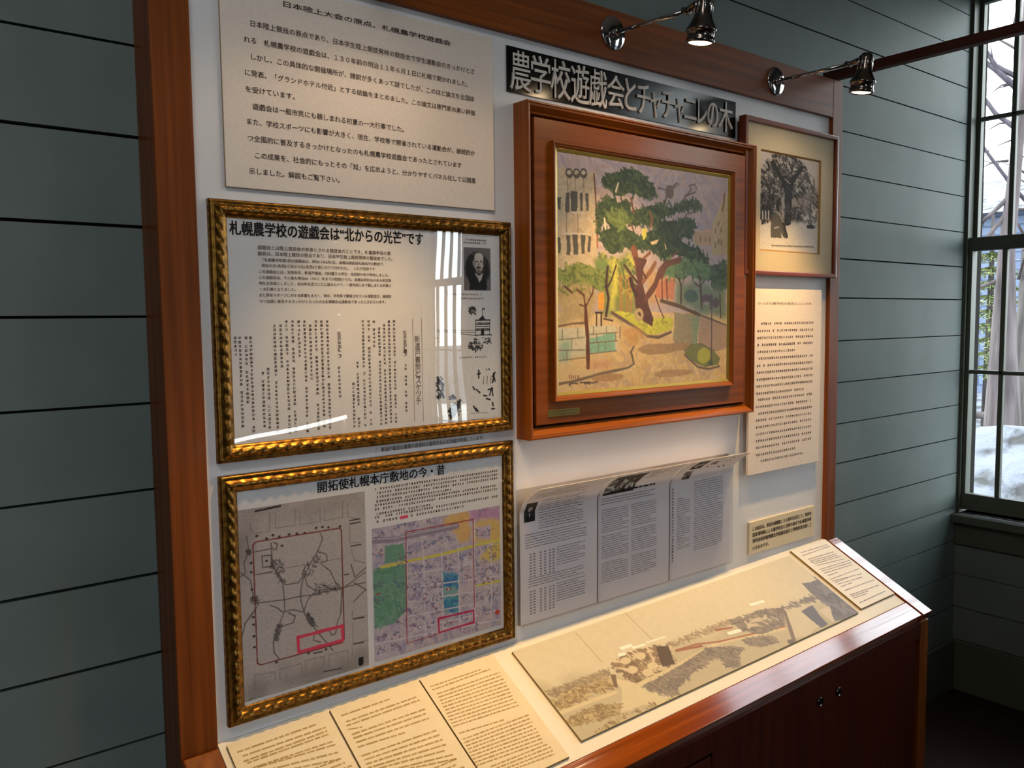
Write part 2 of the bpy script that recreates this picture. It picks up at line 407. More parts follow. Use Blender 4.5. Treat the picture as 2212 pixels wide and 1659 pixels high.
# ------------------------------------------------------------------ measured layouts of the writing and the pictures
DATA = {
 'TA': [('日本陸上大会の原点、札幌農学校遊戯会',.3259,.6563,1.9767,1.977,.0102),('日本陸上競技の原点であり、日本学生陸上競技発祥の競技会で学生運動会のきっかけとさ',.2696,.71,1.9349,1.9339,.0104),('れる\u3000札幌農学校の遊戯会は、１３０年前の明治１１年６月１日に札幌で開かれました。',.2578,.6937,1.9097,1.9061,.0104),('しかし、この具体的な開催場所が、諸説が多くあって謎でしたが、このほど論文を全国誌',.2689,.709,1.8838,1.8811,.0105),('に発表、「グランドホテル付近」とする結論をまとめました。この論文は専門家の高い評価',.2576,.7102,1.8578,1.8547,.0105),('を受けています。',.2578,.3408,1.8318,1.8289,.0105),('遊戯会は一般市民にも親しまれる初夏の一大行事でした。',.2683,.55,1.8062,1.8027,.0105),('また、学校スポーツにも影響が大きく、現在、学校等で開催されている運動会が、継続的か',.2585,.7089,1.78,1.7796,.0105),('つ全国的に普及するきっかけとなったのも札幌農学校遊戯会であったとされています',.2582,.6767,1.7536,1.7535,.0106),('この成果を、社会的にもっとその「知」を広めようと、分かりやすくパネル化して公開展',.2699,.7095,1.7275,1.7272,.0107),('示しました。解説もご覧下さい。',.2586,.4187,1.7029,1.7005,.0106)],
 'T1T': [('札幌農学校の遊戯会は“北からの光芒”です',.2229,.5851,1.609,1.6088,.0202)],
 'T1B': [('遊戯会とは陸上競技会の前身とされる競技会のことです。札幌農学校の遊',.268,.5154,1.5793,1.5803,.0066),('戯会は、日本陸上競技の原点であり、日本学生陸上競技発祥の競技会でした。',.2677,.5189,1.57,1.5701,.0066),('「札幌農学校第1回の遊戯会は、明治11年6月1日、会場は開拓使札幌本庁の敷地で、',.2762,.5013,1.5603,1.5596,.0054),('現在の北1条西6丁目から北1条西4丁目にかけて行われた」\u3000これが定説です',.2734,.4827,1.5505,1.5511,.0055),('この遊戯会には、宮部金吾、新渡戸稲造、内村鑑三ら学生・生徒約70名が参加しました。',.2686,.5107,1.5402,1.5411,.0054),('この遊戯会は、その後も明治44（1911）年まで29回続けられ、会場は時計台のある校舎敷',.2683,.5154,1.5309,1.5315,.0054),('地を主会場にしました。会は年を追うごとに盛大となり、一般市民にまで親しまれる初夏の',.2679,.5152,1.5215,1.5222,.0055),('一大行事となりました。',.2684,.3313,1.5122,1.5121,.0054),('また学校スポーツに対する影響も大きく、現在、学校等で開催されている運動会が、継続的',.2681,.5147,1.5021,1.5029,.0055),('かつ全国に普及するきっかけとなったのも札幌農学校運動会であったとされています。',.2683,.5033,1.4921,1.4926,.0054)],
 'V1': [(.5192,1.4605,.5195,1.2697),(.5092,1.4605,.5084,1.2707),(.4987,1.4606,.4983,1.2693),(.4884,1.4607,.4883,1.268),(.4779,1.4608,.4778,1.4102),(.467,1.4609,.4679,1.2698),(.4562,1.461,.4557,1.2687),(.443,1.3878,.4437,1.2676),(.4341,1.3509,.4342,1.2685),(.5426,1.3795,.5415,1.288),(.4075,1.3808,.4075,1.3165),(.3867,1.4616,.3877,1.2706),(.3762,1.4617,.3765,1.2737),(.3655,1.4618,.3658,1.2705),(.3556,1.4618,.3552,1.3574),(.3452,1.4619,.3451,1.2682),(.3346,1.462,.3349,1.3901),(.3237,1.4621,.3234,1.2703),(.3131,1.4622,.3126,1.2692),(.3026,1.4553,.3026,1.3813),(.292,1.4554,.2916,1.2732),(.2788,1.3844,.2783,1.2805),(.2698,1.3778,.2691,1.2834),(.2503,1.4364,.2516,1.277),(.2423,1.4366,.2433,1.3251),(.2331,1.4368,.2329,1.2866),(.2256,1.437,.2254,1.4032)],
 'VT1': [('新',.5684,1.424),('渡',.5685,1.4111),('戸',.5686,1.3982),('書',.5686,1.3853),('簡',.5687,1.3724),('と',.5688,1.3594),('ス',.5689,1.3464),('ケ',.569,1.3334),('ッ',.569,1.3204),('チ',.5691,1.3073)],
 'VT2': [('新',.5417,1.4371),('渡',.5418,1.4313),('戸',.5418,1.4254),('書',.5418,1.4196),('簡',.5419,1.4137),('（',.5419,1.4079),('一',.542,1.402),('）',.542,1.3961),('新',.4089,1.4374),('渡',.409,1.4317),('戸',.409,1.426),('書',.409,1.4203),('簡',.4091,1.4146),('（',.4091,1.409),('二',.4091,1.4033),('）',.4092,1.3976)],
 'RULES1': [(.5598,1.4623,.5587,1.2694),(.5786,1.4622,.5784,1.2678)],
 'PORT': [(.6772,1.598),(.7414,1.5989),(.7426,1.5156),(.6772,1.516)],
 'M1': [(.676,1.6136,.7321,1.613),(.6759,1.6077,.732,1.6072),(.6366,1.5076,.7203,1.5077),(.6603,1.5,.7249,1.5),(.6626,1.3853,.7277,1.3847),(.6367,1.2608,.7177,1.2597)],
 'SK': [(.6084,1.4849),(.755,1.4851),(.7554,1.2592),(.6067,1.2666)],
 'T2T': [('開拓使札幌本庁敷地の今・昔',.3604,.625,1.1724,1.1705,.018)],
 'T2R': [('いま',.5784,.5875,1.1882,1.1882,.0039),('むかし',.6084,.6219,1.1882,1.1881,.0039)],
 'M2': [(.4706,1.1518,.7539,1.1541),(.4741,1.1437,.7538,1.1468),(.4739,1.1361,.7536,1.1395),(.4737,1.1285,.6401,1.131),(.4698,1.1214,.7488,1.125),(.4696,1.1138,.7533,1.1178),(.4731,1.1056,.5912,1.108),(.4692,1.0985,.7531,1.1032),(.4727,1.0903,.6694,1.0944)],
 'PINKBAR': (.5227,1.091,.5406,1.0907),
 'MAPL': [(.2187,1.1524),(.4507,1.1524),(.4517,.8289),(.217,.83)],
 'MAPR': [(.4638,1.0806),(.757,1.0813),(.7581,.8322),(.4638,.8308)],
 'M2C': (.2206,.8219,.435,.822),
 'CAP': [('新渡戸稲造の書簡の原資料は盛岡市先人記念館が所蔵しています。',.4911,.7246,1.2217,1.2249,.0094)],
 'CAPR': [(.4808,1.2318),(.7317,1.2322),(.7326,1.2142),(.4813,1.2138)],
 'SIGN': [('農',.7998,.8523,1.9171,1.9942),('学',.8522,.9051,1.9201,1.9947),('校',.9067,.9609,1.9174,1.9964),('遊',.9634,1.0155,1.9161,1.9967),('戯',1.0163,1.0696,1.9166,1.9956),('会',1.0714,1.1238,1.9234,1.9931),('と',1.127,1.1619,1.9248,1.9938),('チ',1.165,1.21,1.9233,1.9884),('ャ',1.2118,1.2455,1.9199,1.9774),('チ',1.2488,1.2951,1.9245,1.9892),('ャ',1.2963,1.3315,1.9201,1.977),('ニ',1.3292,1.3733,1.9333,1.9797),('レ',1.3792,1.4138,1.9283,1.9873),('の',1.4175,1.4566,1.9262,1.9852),('木',1.4604,1.5158,1.9213,1.9951)],
 'PHO': {'open': [(1.5702,1.9517),(1.966,1.955),(1.9657,1.5769),(1.6077,1.5764)],'mat': [(1.6252,1.8928),(1.91,1.8939),(1.9119,1.6321),(1.625,1.6308)],'pic': [(1.6322,1.8877),(1.9069,1.8889),(1.9052,1.6357),(1.6295,1.6346)]},
 'MR': [(1.6236,1.438,1.8749,1.4426),(1.6077,1.4189,1.8724,1.4229),(1.6081,1.4012,1.873,1.4038),(1.6085,1.3827,1.8717,1.3848),(1.6088,1.3646,1.7858,1.3666),(1.6146,1.3469,1.8729,1.3489),(1.6063,1.3284,1.8735,1.3297),(1.6067,1.3105,1.8728,1.3116),(1.6071,1.292,1.8734,1.2924),(1.6053,1.2739,1.8727,1.2749),(1.6056,1.2553,1.8312,1.2547),(1.6125,1.2369,1.8719,1.24),(1.6048,1.2185,1.8693,1.2208),(1.616,1.2006,1.873,1.202),(1.6055,1.1824,1.8704,1.1846),(1.6058,1.1647,1.871,1.1662),(1.6062,1.1456,1.8716,1.1468),(1.6066,1.1275,1.8709,1.1292),(1.6069,1.1094,1.8714,1.1115),(1.6073,1.0902,1.7933,1.0914),(1.6186,1.0717,1.8396,1.0742)],
 'TR': [('さっぽろ農学校の歴史とニレの木',1.61,1.8608,1.4913,1.4958,.0083)],
 'TC': [('この展示は、明治計画開園１３０周年を記念して、特許会',1.6193,1.9034,.8867,.888,.011),('国家博物館による農学校史に当時の展示で札幌農学校',1.6197,1.9039,.8692,.8718,.011),('研究会政府植物園北学遊戯会展示と準備委員会催して',1.62,1.9044,.8532,.8551,.011),('いるものです。',1.6203,1.6952,.8346,.8342,.011)],
 'E1': [(.1942,.023,.3318,.0227),(.1998,.033,.3448,.0347),(.1977,.0436,.3446,.0419),(.202,.0481,.3437,.0494),(.1944,.0583,.3473,.0662),(.2139,.0599,.3458,.0743),(.2186,.0691,.3437,.0907),(.2241,.0763,.3431,.1048)],
 'E2': [(.3797,.0229,.478,.0236),(.3822,.0377,.5293,.0384),(.3794,.0457,.5281,.0468),(.3784,.0526,.4035,.0595),(.3803,.065,.5279,.0689),(.3791,.0727,.5258,.0785),(.3799,.082,.5246,.0897),(.3785,.0912,.4725,.0998),(.3773,.1095,.5238,.1178),(.378,.1177,.5244,.1285),(.377,.1258,.5246,.1397),(.3765,.133,.5245,.1514),(.3929,.1403,.5211,.1626),(.4004,.1497,.5254,.1752),(.4131,.1553,.5275,.1857)],
 'E3': [(.5628,.0274,.6807,.0289),(.5633,.0358,.7006,.0353),(.5658,.0471,.7152,.0499),(.5649,.0547,.7139,.0584),(.564,.0622,.7127,.0669),(.563,.0696,.7115,.0754),(.5621,.077,.7103,.0837),(.5612,.0844,.7091,.092),(.5604,.0917,.7079,.1002),(.5595,.099,.7067,.1084),(.5586,.1062,.7056,.1165),(.5577,.1133,.7044,.1246),(.5568,.1204,.7032,.1325),(.5595,.1375,.6578,.1492),(.5595,.1517,.7085,.1583),(.5584,.1586,.7074,.1663),(.5574,.1656,.7063,.1742),(.5564,.1724,.7052,.1821),(.5554,.1793,.7041,.1899),(.5544,.186,.703,.1976),(.5534,.1928,.7019,.2053),(.5524,.1995,.7009,.213),(.5514,.2061,.6998,.2205),(.5757,.2197,.7069,.2262),(.5751,.2258,.7056,.234),(.5746,.2318,.7043,.2418),(.574,.2378,.703,.2494)],
 'E4': [(1.8127,.0173,1.9464,.0222),(1.8078,.0286,1.9476,.0292),(1.8112,.0456,1.9338,.0515),(1.8085,.0526,1.9342,.0615),(1.8073,.0586,1.9328,.0676),(1.8127,.065,1.9453,.0748),(1.8141,.0717,1.9423,.0869),(1.8057,.0876,1.954,.097),(1.807,.0942,1.9492,.1052),(1.8053,.1028,1.9418,.1124),(1.8095,.1149,1.8582,.1169),(1.8003,.1285,1.9486,.1305),(1.8007,.1331,1.9367,.1502),(1.8054,.1421,1.8739,.1436),(1.8067,.1485,1.9233,.1598),(1.8069,.1605,1.8645,.1618),(1.8041,.1743,1.9516,.1799),(1.8032,.1915,1.945,.2007),(1.8045,.1977,1.8818,.2035),(1.802,.204,1.866,.2085),(1.8044,.2235,1.9394,.223)],
 'PAINT': [('f',(176,160,164),0,[]),('p',(150,138,150),.12,[(.676,.003),(.991,-.004),(.994,.268),(.786,.238)]),('d',[(176,156,156),(158,146,160),(172,150,148)],160,(.0792,.0198),[(.002,-.0),(.991,-.008),(.994,.268),(.19,.274)]),('p',(205,178,132),.004,[(-.003,.666),(.995,.666),(.999,1.033),(-.0,1.013)]),('d',[(214,186,136),(198,168,122),(208,176,120),(188,160,128)],260,(.0742,.0168),[(.382,.757),(.929,.797),(.993,1.001),(.019,.996),(.237,.908)]),('p',(188,172,146),.006,[(-.005,.069),(.191,.07),(.204,.506),(-.01,.51)]),('d',[(196,180,154),(178,158,132),(190,168,136)],120,(.0742,.0109),[(.003,.084),(.187,.08),(.199,.496),(-.001,.499)]),('l',(150,92,58),.0079,[(.187,.072),(.195,.17),(.201,.273),(.205,.384)]),('l',(70,55,45),.004,[(.188,.072),(.196,.148),(.2,.221)]),('r',(78,70,62),(.0148,.0035),[(.062,.083)]),('l',(80,70,60),.0079,[(.052,.091),(.061,.096),(.07,.088)]),('r',(78,70,62),(.0148,.0035),[(.098,.08)]),('l',(80,70,60),.0079,[(.088,.088),(.098,.092),(.106,.084)]),('r',(78,70,62),(.0148,.0035),[(.134,.076)]),('l',(80,70,60),.0079,[(.125,.084),(.134,.089),(.143,.08)]),('l',(110,98,88),.0025,[(.053,.104),(.054,.16)]),('l',(110,98,88),.0025,[(.093,.1),(.094,.157)]),('l',(110,98,88),.0025,[(.134,.096),(.135,.153)]),('l',(110,98,88),.0025,[(.047,.246),(.048,.332)]),('l',(110,98,88),.0025,[(.103,.243),(.104,.33)]),('p',(84,80,72),.004,[(.004,.186),(.021,.184),(.02,.238),(.006,.239)]),('p',(84,80,72),.004,[(.042,.165),(.063,.163),(.062,.245),(.044,.247)]),('p',(84,80,72),.004,[(.069,.159),(.099,.157),(.098,.236),(.071,.238)]),('p',(84,80,72),.004,[(.11,.161),(.127,.16),(.126,.232),(.112,.233)]),('p',(84,80,72),.004,[(.144,.16),(.16,.159),(.159,.23),(.146,.231)]),('p',(84,80,72),.004,[(.0,.353),(.015,.352),(.014,.416),(.002,.417)]),('p',(84,80,72),.004,[(.042,.34),(.063,.339),(.063,.422),(.044,.423)]),('p',(84,80,72),.004,[(.076,.335),(.102,.333),(.101,.417),(.078,.418)]),('p',(84,80,72),.004,[(.117,.336),(.139,.335),(.138,.414),(.119,.415)]),('p',(84,80,72),.004,[(.154,.338),(.169,.337),(.169,.404),(.156,.404)]),('l',(205,195,180),.0059,[(.073,.243),(.142,.242)]),('l',(205,195,180),.0059,[(.038,.333),(.167,.328)]),('p',(180,160,128),.004,[(.992,.072),(.957,.117),(.894,.231),(.89,.383),(.996,.379)]),('l',(80,66,58),.0069,[(.974,.082),(.969,.133),(.957,.168)]),('l',(110,90,66),.0059,[(.935,.22),(.933,.241)]),('l',(110,90,66),.0059,[(.937,.305),(.935,.326)]),('l',(110,90,66),.0059,[(.915,.327),(.913,.348)]),('l',(110,90,66),.0059,[(.953,.249),(.95,.27)]),('l',(110,90,66),.0059,[(.956,.312),(.954,.334)]),('l',(110,90,66),.0059,[(.915,.255),(.912,.276)]),('p',(178,152,122),.004,[(.765,.28),(.894,.267),(.895,.344),(.771,.345)]),('l',(196,160,130),.0069,[(.762,.28),(.894,.267)]),('l',(150,130,120),.004,[(.859,.212),(.863,.266)]),('l',(120,98,78),.0069,[(.812,.304),(.812,.323)]),('l',(120,98,78),.0069,[(.846,.303),(.846,.321)]),('l',(120,98,78),.0069,[(.875,.301),(.875,.32)]),('l',(96,76,70),.0089,[(.585,.167),(.595,.13),(.613,.097),(.661,.061)]),('l',(96,76,70),.0059,[(.608,.101),(.547,.095)]),('e',(104,92,82),(.0247,.0272),[(.616,.107)]),('l',(96,76,70),.0045,[(.624,.08),(.645,.086),(.677,.063)]),('l',(96,76,70),.0079,[(.696,.154),(.714,.116),(.78,.09)]),('l',(96,76,70),.0059,[(.717,.114),(.752,.081),(.738,.066),(.774,.054),(.785,.074)]),('l',(96,76,70),.0059,[(.699,.231),(.72,.201),(.775,.185)]),('p',(52,66,40),.012,[(.231,.105),(.254,.077),(.309,.056),(.356,.037),(.423,.034),(.472,.055),(.521,.089),(.537,.119),(.516,.144),(.447,.142),(.374,.137),(.309,.15),(.263,.128)]),('d',[(68,84,52),(44,56,34),(82,98,58),(56,72,52),(50,62,38),(60,74,44)],180,(.0346,.0099),[(.231,.105),(.254,.077),(.309,.056),(.356,.037),(.423,.034),(.472,.055),(.521,.089),(.537,.119),(.516,.144),(.447,.142),(.374,.137),(.309,.15),(.263,.128)]),('p',(52,66,40),.012,[(.208,.221),(.217,.191),(.253,.166),(.299,.169),(.308,.191),(.374,.163),(.384,.208),(.365,.263),(.341,.302),(.28,.298),(.244,.255),(.216,.309),(.207,.339),(.203,.273)]),('d',[(68,84,52),(44,56,34),(82,98,58),(56,72,52),(50,62,38),(60,74,44)],160,(.0346,.0099),[(.208,.221),(.217,.191),(.253,.166),(.299,.169),(.308,.191),(.374,.163),(.384,.208),(.365,.263),(.341,.302),(.28,.298),(.244,.255),(.216,.309),(.207,.339),(.203,.273)]),('p',(52,66,40),.012,[(.374,.224),(.447,.196),(.547,.173),(.624,.164),(.666,.172),(.645,.206),(.573,.231),(.547,.264),(.496,.271),(.422,.283),(.374,.262)]),('d',[(68,84,52),(44,56,34),(82,98,58),(56,72,52),(50,62,38),(60,74,44)],140,(.0346,.0099),[(.374,.224),(.447,.196),(.547,.173),(.624,.164),(.666,.172),(.645,.206),(.573,.231),(.547,.264),(.496,.271),(.422,.283),(.374,.262)]),('p',(52,66,40),.012,[(.65,.166),(.709,.145),(.786,.135),(.825,.169),(.786,.172),(.742,.159),(.699,.186),(.661,.189)]),('d',[(68,84,52),(44,56,34),(82,98,58),(56,72,52),(50,62,38),(60,74,44)],60,(.0346,.0099),[(.65,.166),(.709,.145),(.786,.135),(.825,.169),(.786,.172),(.742,.159),(.699,.186),(.661,.189)]),('p',(52,66,40),.012,[(.522,.277),(.573,.25),(.651,.242),(.71,.234),(.753,.223),(.792,.258),(.754,.28),(.759,.309),(.699,.308),(.625,.291),(.557,.291)]),('d',[(68,84,52),(44,56,34),(82,98,58),(56,72,52),(50,62,38),(60,74,44)],120,(.0346,.0099),[(.522,.277),(.573,.25),(.651,.242),(.71,.234),(.753,.223),(.792,.258),(.754,.28),(.759,.309),(.699,.308),(.625,.291),(.557,.291)]),('p',(52,66,40),.012,[(.216,.328),(.253,.303),(.327,.284),(.374,.301),(.447,.328),(.496,.294),(.573,.282),(.667,.297),(.7,.344),(.787,.357),(.861,.396),(.856,.43),(.788,.436),(.711,.401),(.651,.383),(.594,.417),(.547,.394),(.497,.365),(.422,.387),(.374,.377),(.308,.387),(.271,.396),(.234,.372)]),('d',[(68,84,52),(44,56,34),(82,98,58),(56,72,52),(50,62,38),(60,74,44)],300,(.0346,.0099),[(.216,.328),(.253,.303),(.327,.284),(.374,.301),(.447,.328),(.496,.294),(.573,.282),(.667,.297),(.7,.344),(.787,.357),(.861,.396),(.856,.43),(.788,.436),(.711,.401),(.651,.383),(.594,.417),(.547,.394),(.497,.365),(.422,.387),(.374,.377),(.308,.387),(.271,.396),(.234,.372)]),('p',(92,108,60),.012,[(.253,.225),(.355,.21),(.374,.262),(.336,.299),(.271,.269)]),('d',[(108,126,70),(84,98,54)],60,(.0346,.0099),[(.253,.225),(.355,.21),(.374,.262),(.336,.299),(.271,.269)]),('p',(196,190,86),.006,[(.452,.293),(.477,.284),(.479,.319),(.457,.343)]),('p',(212,190,150),.006,[(.497,.345),(.552,.327),(.537,.347),(.507,.356)]),('p',(206,186,150),.006,[(.365,.145),(.384,.17),(.365,.157)]),('l',(214,200,168),.0069,[(.318,.097),(.304,.135)]),('l',(214,200,168),.0079,[(.242,.256),(.248,.3)]),('l',(200,180,140),.0069,[(.588,.349),(.594,.369)]),('p',(128,134,78),.03,[(.203,.425),(.412,.419),(.422,.674),(.21,.67)]),('d',[(96,112,60),(150,150,80),(180,176,84),(84,100,56)],90,(.0445,.0119),[(.221,.425),(.403,.419),(.412,.585),(.286,.585)]),('p',(196,190,86),.02,[(.286,.423),(.315,.445),(.309,.64),(.271,.64)]),('p',(206,150,62),.008,[(.204,.574),(.239,.57),(.234,.651),(.206,.654)]),('p',(110,130,78),.015,[(.193,.425),(.258,.423),(.248,.539),(.193,.551)]),('l',(172,122,66),.0059,[(.324,.499),(.33,.656)]),('l',(172,122,66),.0059,[(.334,.499),(.339,.656)]),('l',(172,122,66),.0059,[(.358,.499),(.364,.657)]),('l',(172,122,66),.0059,[(.373,.499),(.378,.657)]),('l',(172,122,66),.0059,[(.385,.498),(.391,.657)]),('p',(186,154,116),.02,[(.473,.441),(.652,.502),(.647,.607),(.483,.642)]),('p',(192,126,98),.01,[(.535,.512),(.652,.507),(.647,.598),(.535,.594)]),('l',(120,76,56),.0079,[(.569,.512),(.573,.602)]),('l',(120,76,56),.0079,[(.598,.511),(.603,.602)]),('p',(92,118,84),.012,[(.556,.488),(.603,.421),(.728,.417),(.808,.424),(.895,.443),(.89,.508),(.832,.513),(.729,.493),(.652,.502)]),('d',[(104,134,96),(84,106,76),(112,136,88)],120,(.0346,.0099),[(.556,.488),(.603,.421),(.728,.417),(.808,.424),(.895,.443),(.89,.508),(.832,.513),(.729,.493),(.652,.502)]),('p',(76,92,74),.012,[(.884,.447),(.991,.41),(.993,.546),(.927,.568),(.896,.534)]),('d',[(86,104,84),(66,82,66)],60,(.0346,.0099),[(.884,.447),(.991,.41),(.993,.546),(.927,.568),(.896,.534)]),('p',(118,132,110),.02,[(.657,.519),(.993,.546),(.995,.688),(.81,.672),(.663,.619)]),('p',(150,140,112),.01,[(.642,.661),(.804,.68),(.805,.805),(.731,.828),(.642,.799)]),('p',(134,146,118),.01,[(.753,.684),(.81,.685),(.805,.814),(.765,.817)]),('p',(168,142,122),.01,[(.81,.68),(.995,.719),(.997,.849),(.906,.853),(.811,.81)]),('l',(96,76,60),.0168,[(.566,.61),(.669,.632),(.81,.676)]),('l',(110,92,80),.0079,[(.81,.676),(.992,.728)]),('e',(78,98,92),(.047,.0272),[(.752,.586)]),('e',(98,86,92),(.0297,.0223),[(.853,.599)]),('e',(92,82,88),(.0247,.0223),[(.921,.617)]),('e',(150,138,130),(.0198,.0069),[(.856,.62)]),('l',(78,62,56),.0089,[(.688,.619),(.69,.548),(.679,.506)]),('l',(78,62,56),.0049,[(.69,.535),(.718,.493)]),('l',(78,62,56),.0049,[(.679,.515),(.652,.49)]),('l',(78,62,56),.0099,[(.824,.646),(.817,.543),(.808,.492)]),('l',(78,62,56),.0059,[(.817,.543),(.774,.522)]),('l',(78,62,56),.0059,[(.82,.53),(.849,.504)]),('l',(78,62,56),.0079,[(.955,.692),(.948,.577)]),('p',(102,116,60),.012,[(.004,.49),(.06,.463),(.117,.458),(.179,.479),(.239,.489),(.239,.558),(.183,.551),(.125,.551),(.081,.548),(.033,.545),(.007,.526)]),('d',[(120,136,70),(88,102,52),(134,140,80)],160,(.0346,.0099),[(.004,.49),(.06,.463),(.117,.458),(.179,.479),(.239,.489),(.239,.558),(.183,.551),(.125,.551),(.081,.548),(.033,.545),(.007,.526)]),('p',(170,150,110),.02,[(.007,.548),(.192,.559),(.192,.67),(.005,.718)]),('d',[(110,120,66),(160,140,100)],40,(.0297,.0099),[(.007,.541),(.183,.551),(.183,.585),(.007,.596)]),('p',(186,186,72),.006,[(.276,.655),(.333,.652),(.412,.673),(.452,.719),(.509,.732),(.519,.7),(.593,.681),(.636,.702),(.631,.74),(.551,.766),(.483,.764),(.422,.734),(.358,.696)]),('d',[(198,196,80),(160,160,62)],40,(.0297,.0089),[(.333,.664),(.422,.698),(.483,.756),(.588,.734),(.631,.706)]),('l',(106,86,76),.0119,[(.281,.663),(.412,.73),(.483,.772),(.551,.779),(.626,.756)]),('p',(190,150,96),.02,[(.324,.715),(.412,.738),(.483,.776),(.422,.79),(.392,.809),(.333,.755)]),('l',(118,76,56),.0297,[(.437,.503),(.422,.434),(.403,.38)]),('l',(126,84,60),.0119,[(.497,.392),(.442,.433)]),('l',(112,76,56),.0168,[(.568,.501),(.594,.445),(.678,.422)]),('l',(140,88,62),.0079,[(.501,.278),(.511,.239),(.496,.208)]),('l',(110,72,52),.0099,[(.403,.222),(.389,.155)]),('l',(100,70,54),.0079,[(.403,.299),(.389,.269)]),('l',(118,80,56),.0069,[(.63,.404),(.667,.378)]),('p',(92,60,50),.005,[(.403,.419),(.425,.47),(.427,.534),(.407,.57),(.412,.653),(.463,.707),(.514,.732),(.519,.7),(.493,.642),(.473,.594),(.458,.537),(.463,.457),(.478,.417)]),('l',(104,68,52),.0277,[(.473,.602),(.529,.537),(.561,.475),(.603,.433)]),('l',(104,68,52),.0168,[(.592,.438),(.684,.41)]),('l',(136,94,66),.0178,[(.458,.525),(.498,.48),(.529,.439)]),('l',(68,46,40),.0178,[(.385,.514),(.397,.55),(.422,.586)]),('l',(76,52,42),.0099,[(.349,.452),(.383,.487),(.422,.526)]),('d',[(80,52,44),(112,76,58),(84,56,48)],14,(.0297,.0079),[(.412,.458),(.458,.457),(.483,.618),(.509,.724),(.422,.642)]),('l',(92,60,50),.0059,[(.53,.586),(.556,.643),(.582,.689)]),('r',(176,156,124),(.0178,.0079),[(.435,.674)]),('l',(66,48,40),.0129,[(.258,.466),(.25,.551),(.264,.601),(.25,.678)]),('l',(66,48,40),.0079,[(.305,.457),(.281,.516),(.257,.554)]),('l',(60,44,38),.0059,[(.238,.69),(.285,.699)]),('p',(196,190,166),.005,[(.004,.731),(.137,.72),(.304,.721),(.316,.832),(.145,.845),(.004,.863)]),('p',(132,176,152),.01,[(.139,.77),(.304,.752),(.31,.831),(.149,.842)]),('p',(150,172,150),.02,[(.009,.774),(.057,.772),(.056,.862),(.008,.856)]),('l',(120,94,76),.0079,[(.003,.72),(.075,.709),(.137,.707)]),('l',(120,112,96),.004,[(.007,.776),(.136,.769)]),('l',(120,112,96),.004,[(.006,.82),(.136,.823)]),('l',(120,112,96),.004,[(.006,.863),(.14,.856)]),('l',(120,112,96),.004,[(.141,.758),(.316,.751)]),('l',(120,112,96),.004,[(.145,.795),(.316,.788)]),('l',(120,112,96),.004,[(.145,.841),(.306,.833)]),('l',(120,112,96),.004,[(.022,.734),(.024,.775)]),('l',(120,112,96),.004,[(.101,.728),(.101,.768)]),('l',(120,112,96),.004,[(.07,.773),(.069,.822)]),('l',(120,112,96),.004,[(.043,.822),(.047,.862)]),('l',(120,112,96),.004,[(.182,.723),(.182,.758)]),('l',(120,112,96),.004,[(.252,.723),(.252,.752)]),('l',(120,112,96),.004,[(.2,.758),(.2,.793)]),('l',(120,112,96),.004,[(.247,.791),(.244,.826)]),('l',(120,112,96),.004,[(.302,.754),(.302,.789)]),('l',(120,112,96),.004,[(.209,.794),(.207,.828)]),('l',(206,196,180),.0059,[(.319,.719),(.321,.83)]),('l',(90,70,56),.0049,[(.326,.727),(.326,.779)]),('l',(62,44,38),.0069,[(.199,.662),(.198,.72)]),('l',(62,44,38),.0069,[(.224,.662),(.224,.72)]),('l',(62,44,38),.0069,[(.194,.664),(.229,.664)]),('l',(200,186,170),.0069,[(.212,.674),(.212,.72)]),('l',(98,58,38),.0178,[(.142,.631),(.144,.692),(.151,.768),(.154,.899)]),('l',(98,60,42),.0079,[(.14,.638),(.133,.589),(.098,.566)]),('l',(98,60,42),.0079,[(.147,.631),(.179,.578),(.183,.551)]),('l',(80,56,44),.0089,[(.037,.554),(.072,.578)]),('l',(90,60,44),.0059,[(.144,.638),(.111,.629)]),('l',(118,102,84),.0119,[(.009,.961),(.077,.955),(.237,.928),(.372,.913),(.404,.898),(.399,.87),(.388,.841),(.404,.818)]),('l',(212,196,160),.0049,[(.284,.935),(.382,.917),(.414,.899)]),('p',(196,148,112),.02,[(.163,.89),(.209,.867),(.275,.875),(.275,.914),(.163,.919)]),('e',(164,134,100),(.1188,.0223),[(.551,.833)]),('e',(160,130,98),(.0891,.0173),[(.686,.826)]),('e',(176,144,104),(.1287,.0148),[(.643,.951)]),('e',(176,140,100),(.0841,.0148),[(.26,.949)]),('p',(118,122,70),.006,[(.714,.853),(.765,.817),(.811,.814),(.906,.849),(.954,.891),(.943,.926),(.859,.934),(.789,.913),(.72,.875)]),('e',(168,166,64),(.0445,.0371),[(.841,.877)]),('l',(110,94,80),.0089,[(.712,.866),(.8,.929),(.871,.944),(.949,.933)]),('l',(110,94,80),.0049,[(.714,.849),(.765,.815)]),('l',(110,94,80),.0049,[(.811,.814),(.912,.854)]),('l',(86,70,66),.0064,[(.892,.66),(.894,.906)]),('l',(92,86,92),.0218,[(.888,.59),(.889,.642)]),('e',(84,92,76),(.0198,.0129),[(.888,.914)]),('l',(120,70,60),.0035,[(.057,.929),(.058,.941)]),('l',(120,70,60),.0035,[(.066,.929),(.067,.942)]),('l',(120,70,60),.0035,[(.077,.93),(.078,.943)]),('l',(120,70,60),.0035,[(.088,.931),(.089,.944)]),('l',(120,70,60),.0035,[(.099,.932),(.1,.944)]),('l',(120,70,60),.0035,[(.105,.932),(.106,.945)]),('l',(86,70,62),.0054,[(.055,.968),(.068,.962),(.099,.966)]),('l',(86,70,62),.0054,[(.112,.963),(.153,.963),(.176,.968),(.204,.964)]),('l',(86,70,62),.0054,[(.135,.967),(.162,.971)]),('l',(86,70,62),.0054,[(.059,.973),(.061,.965)])],
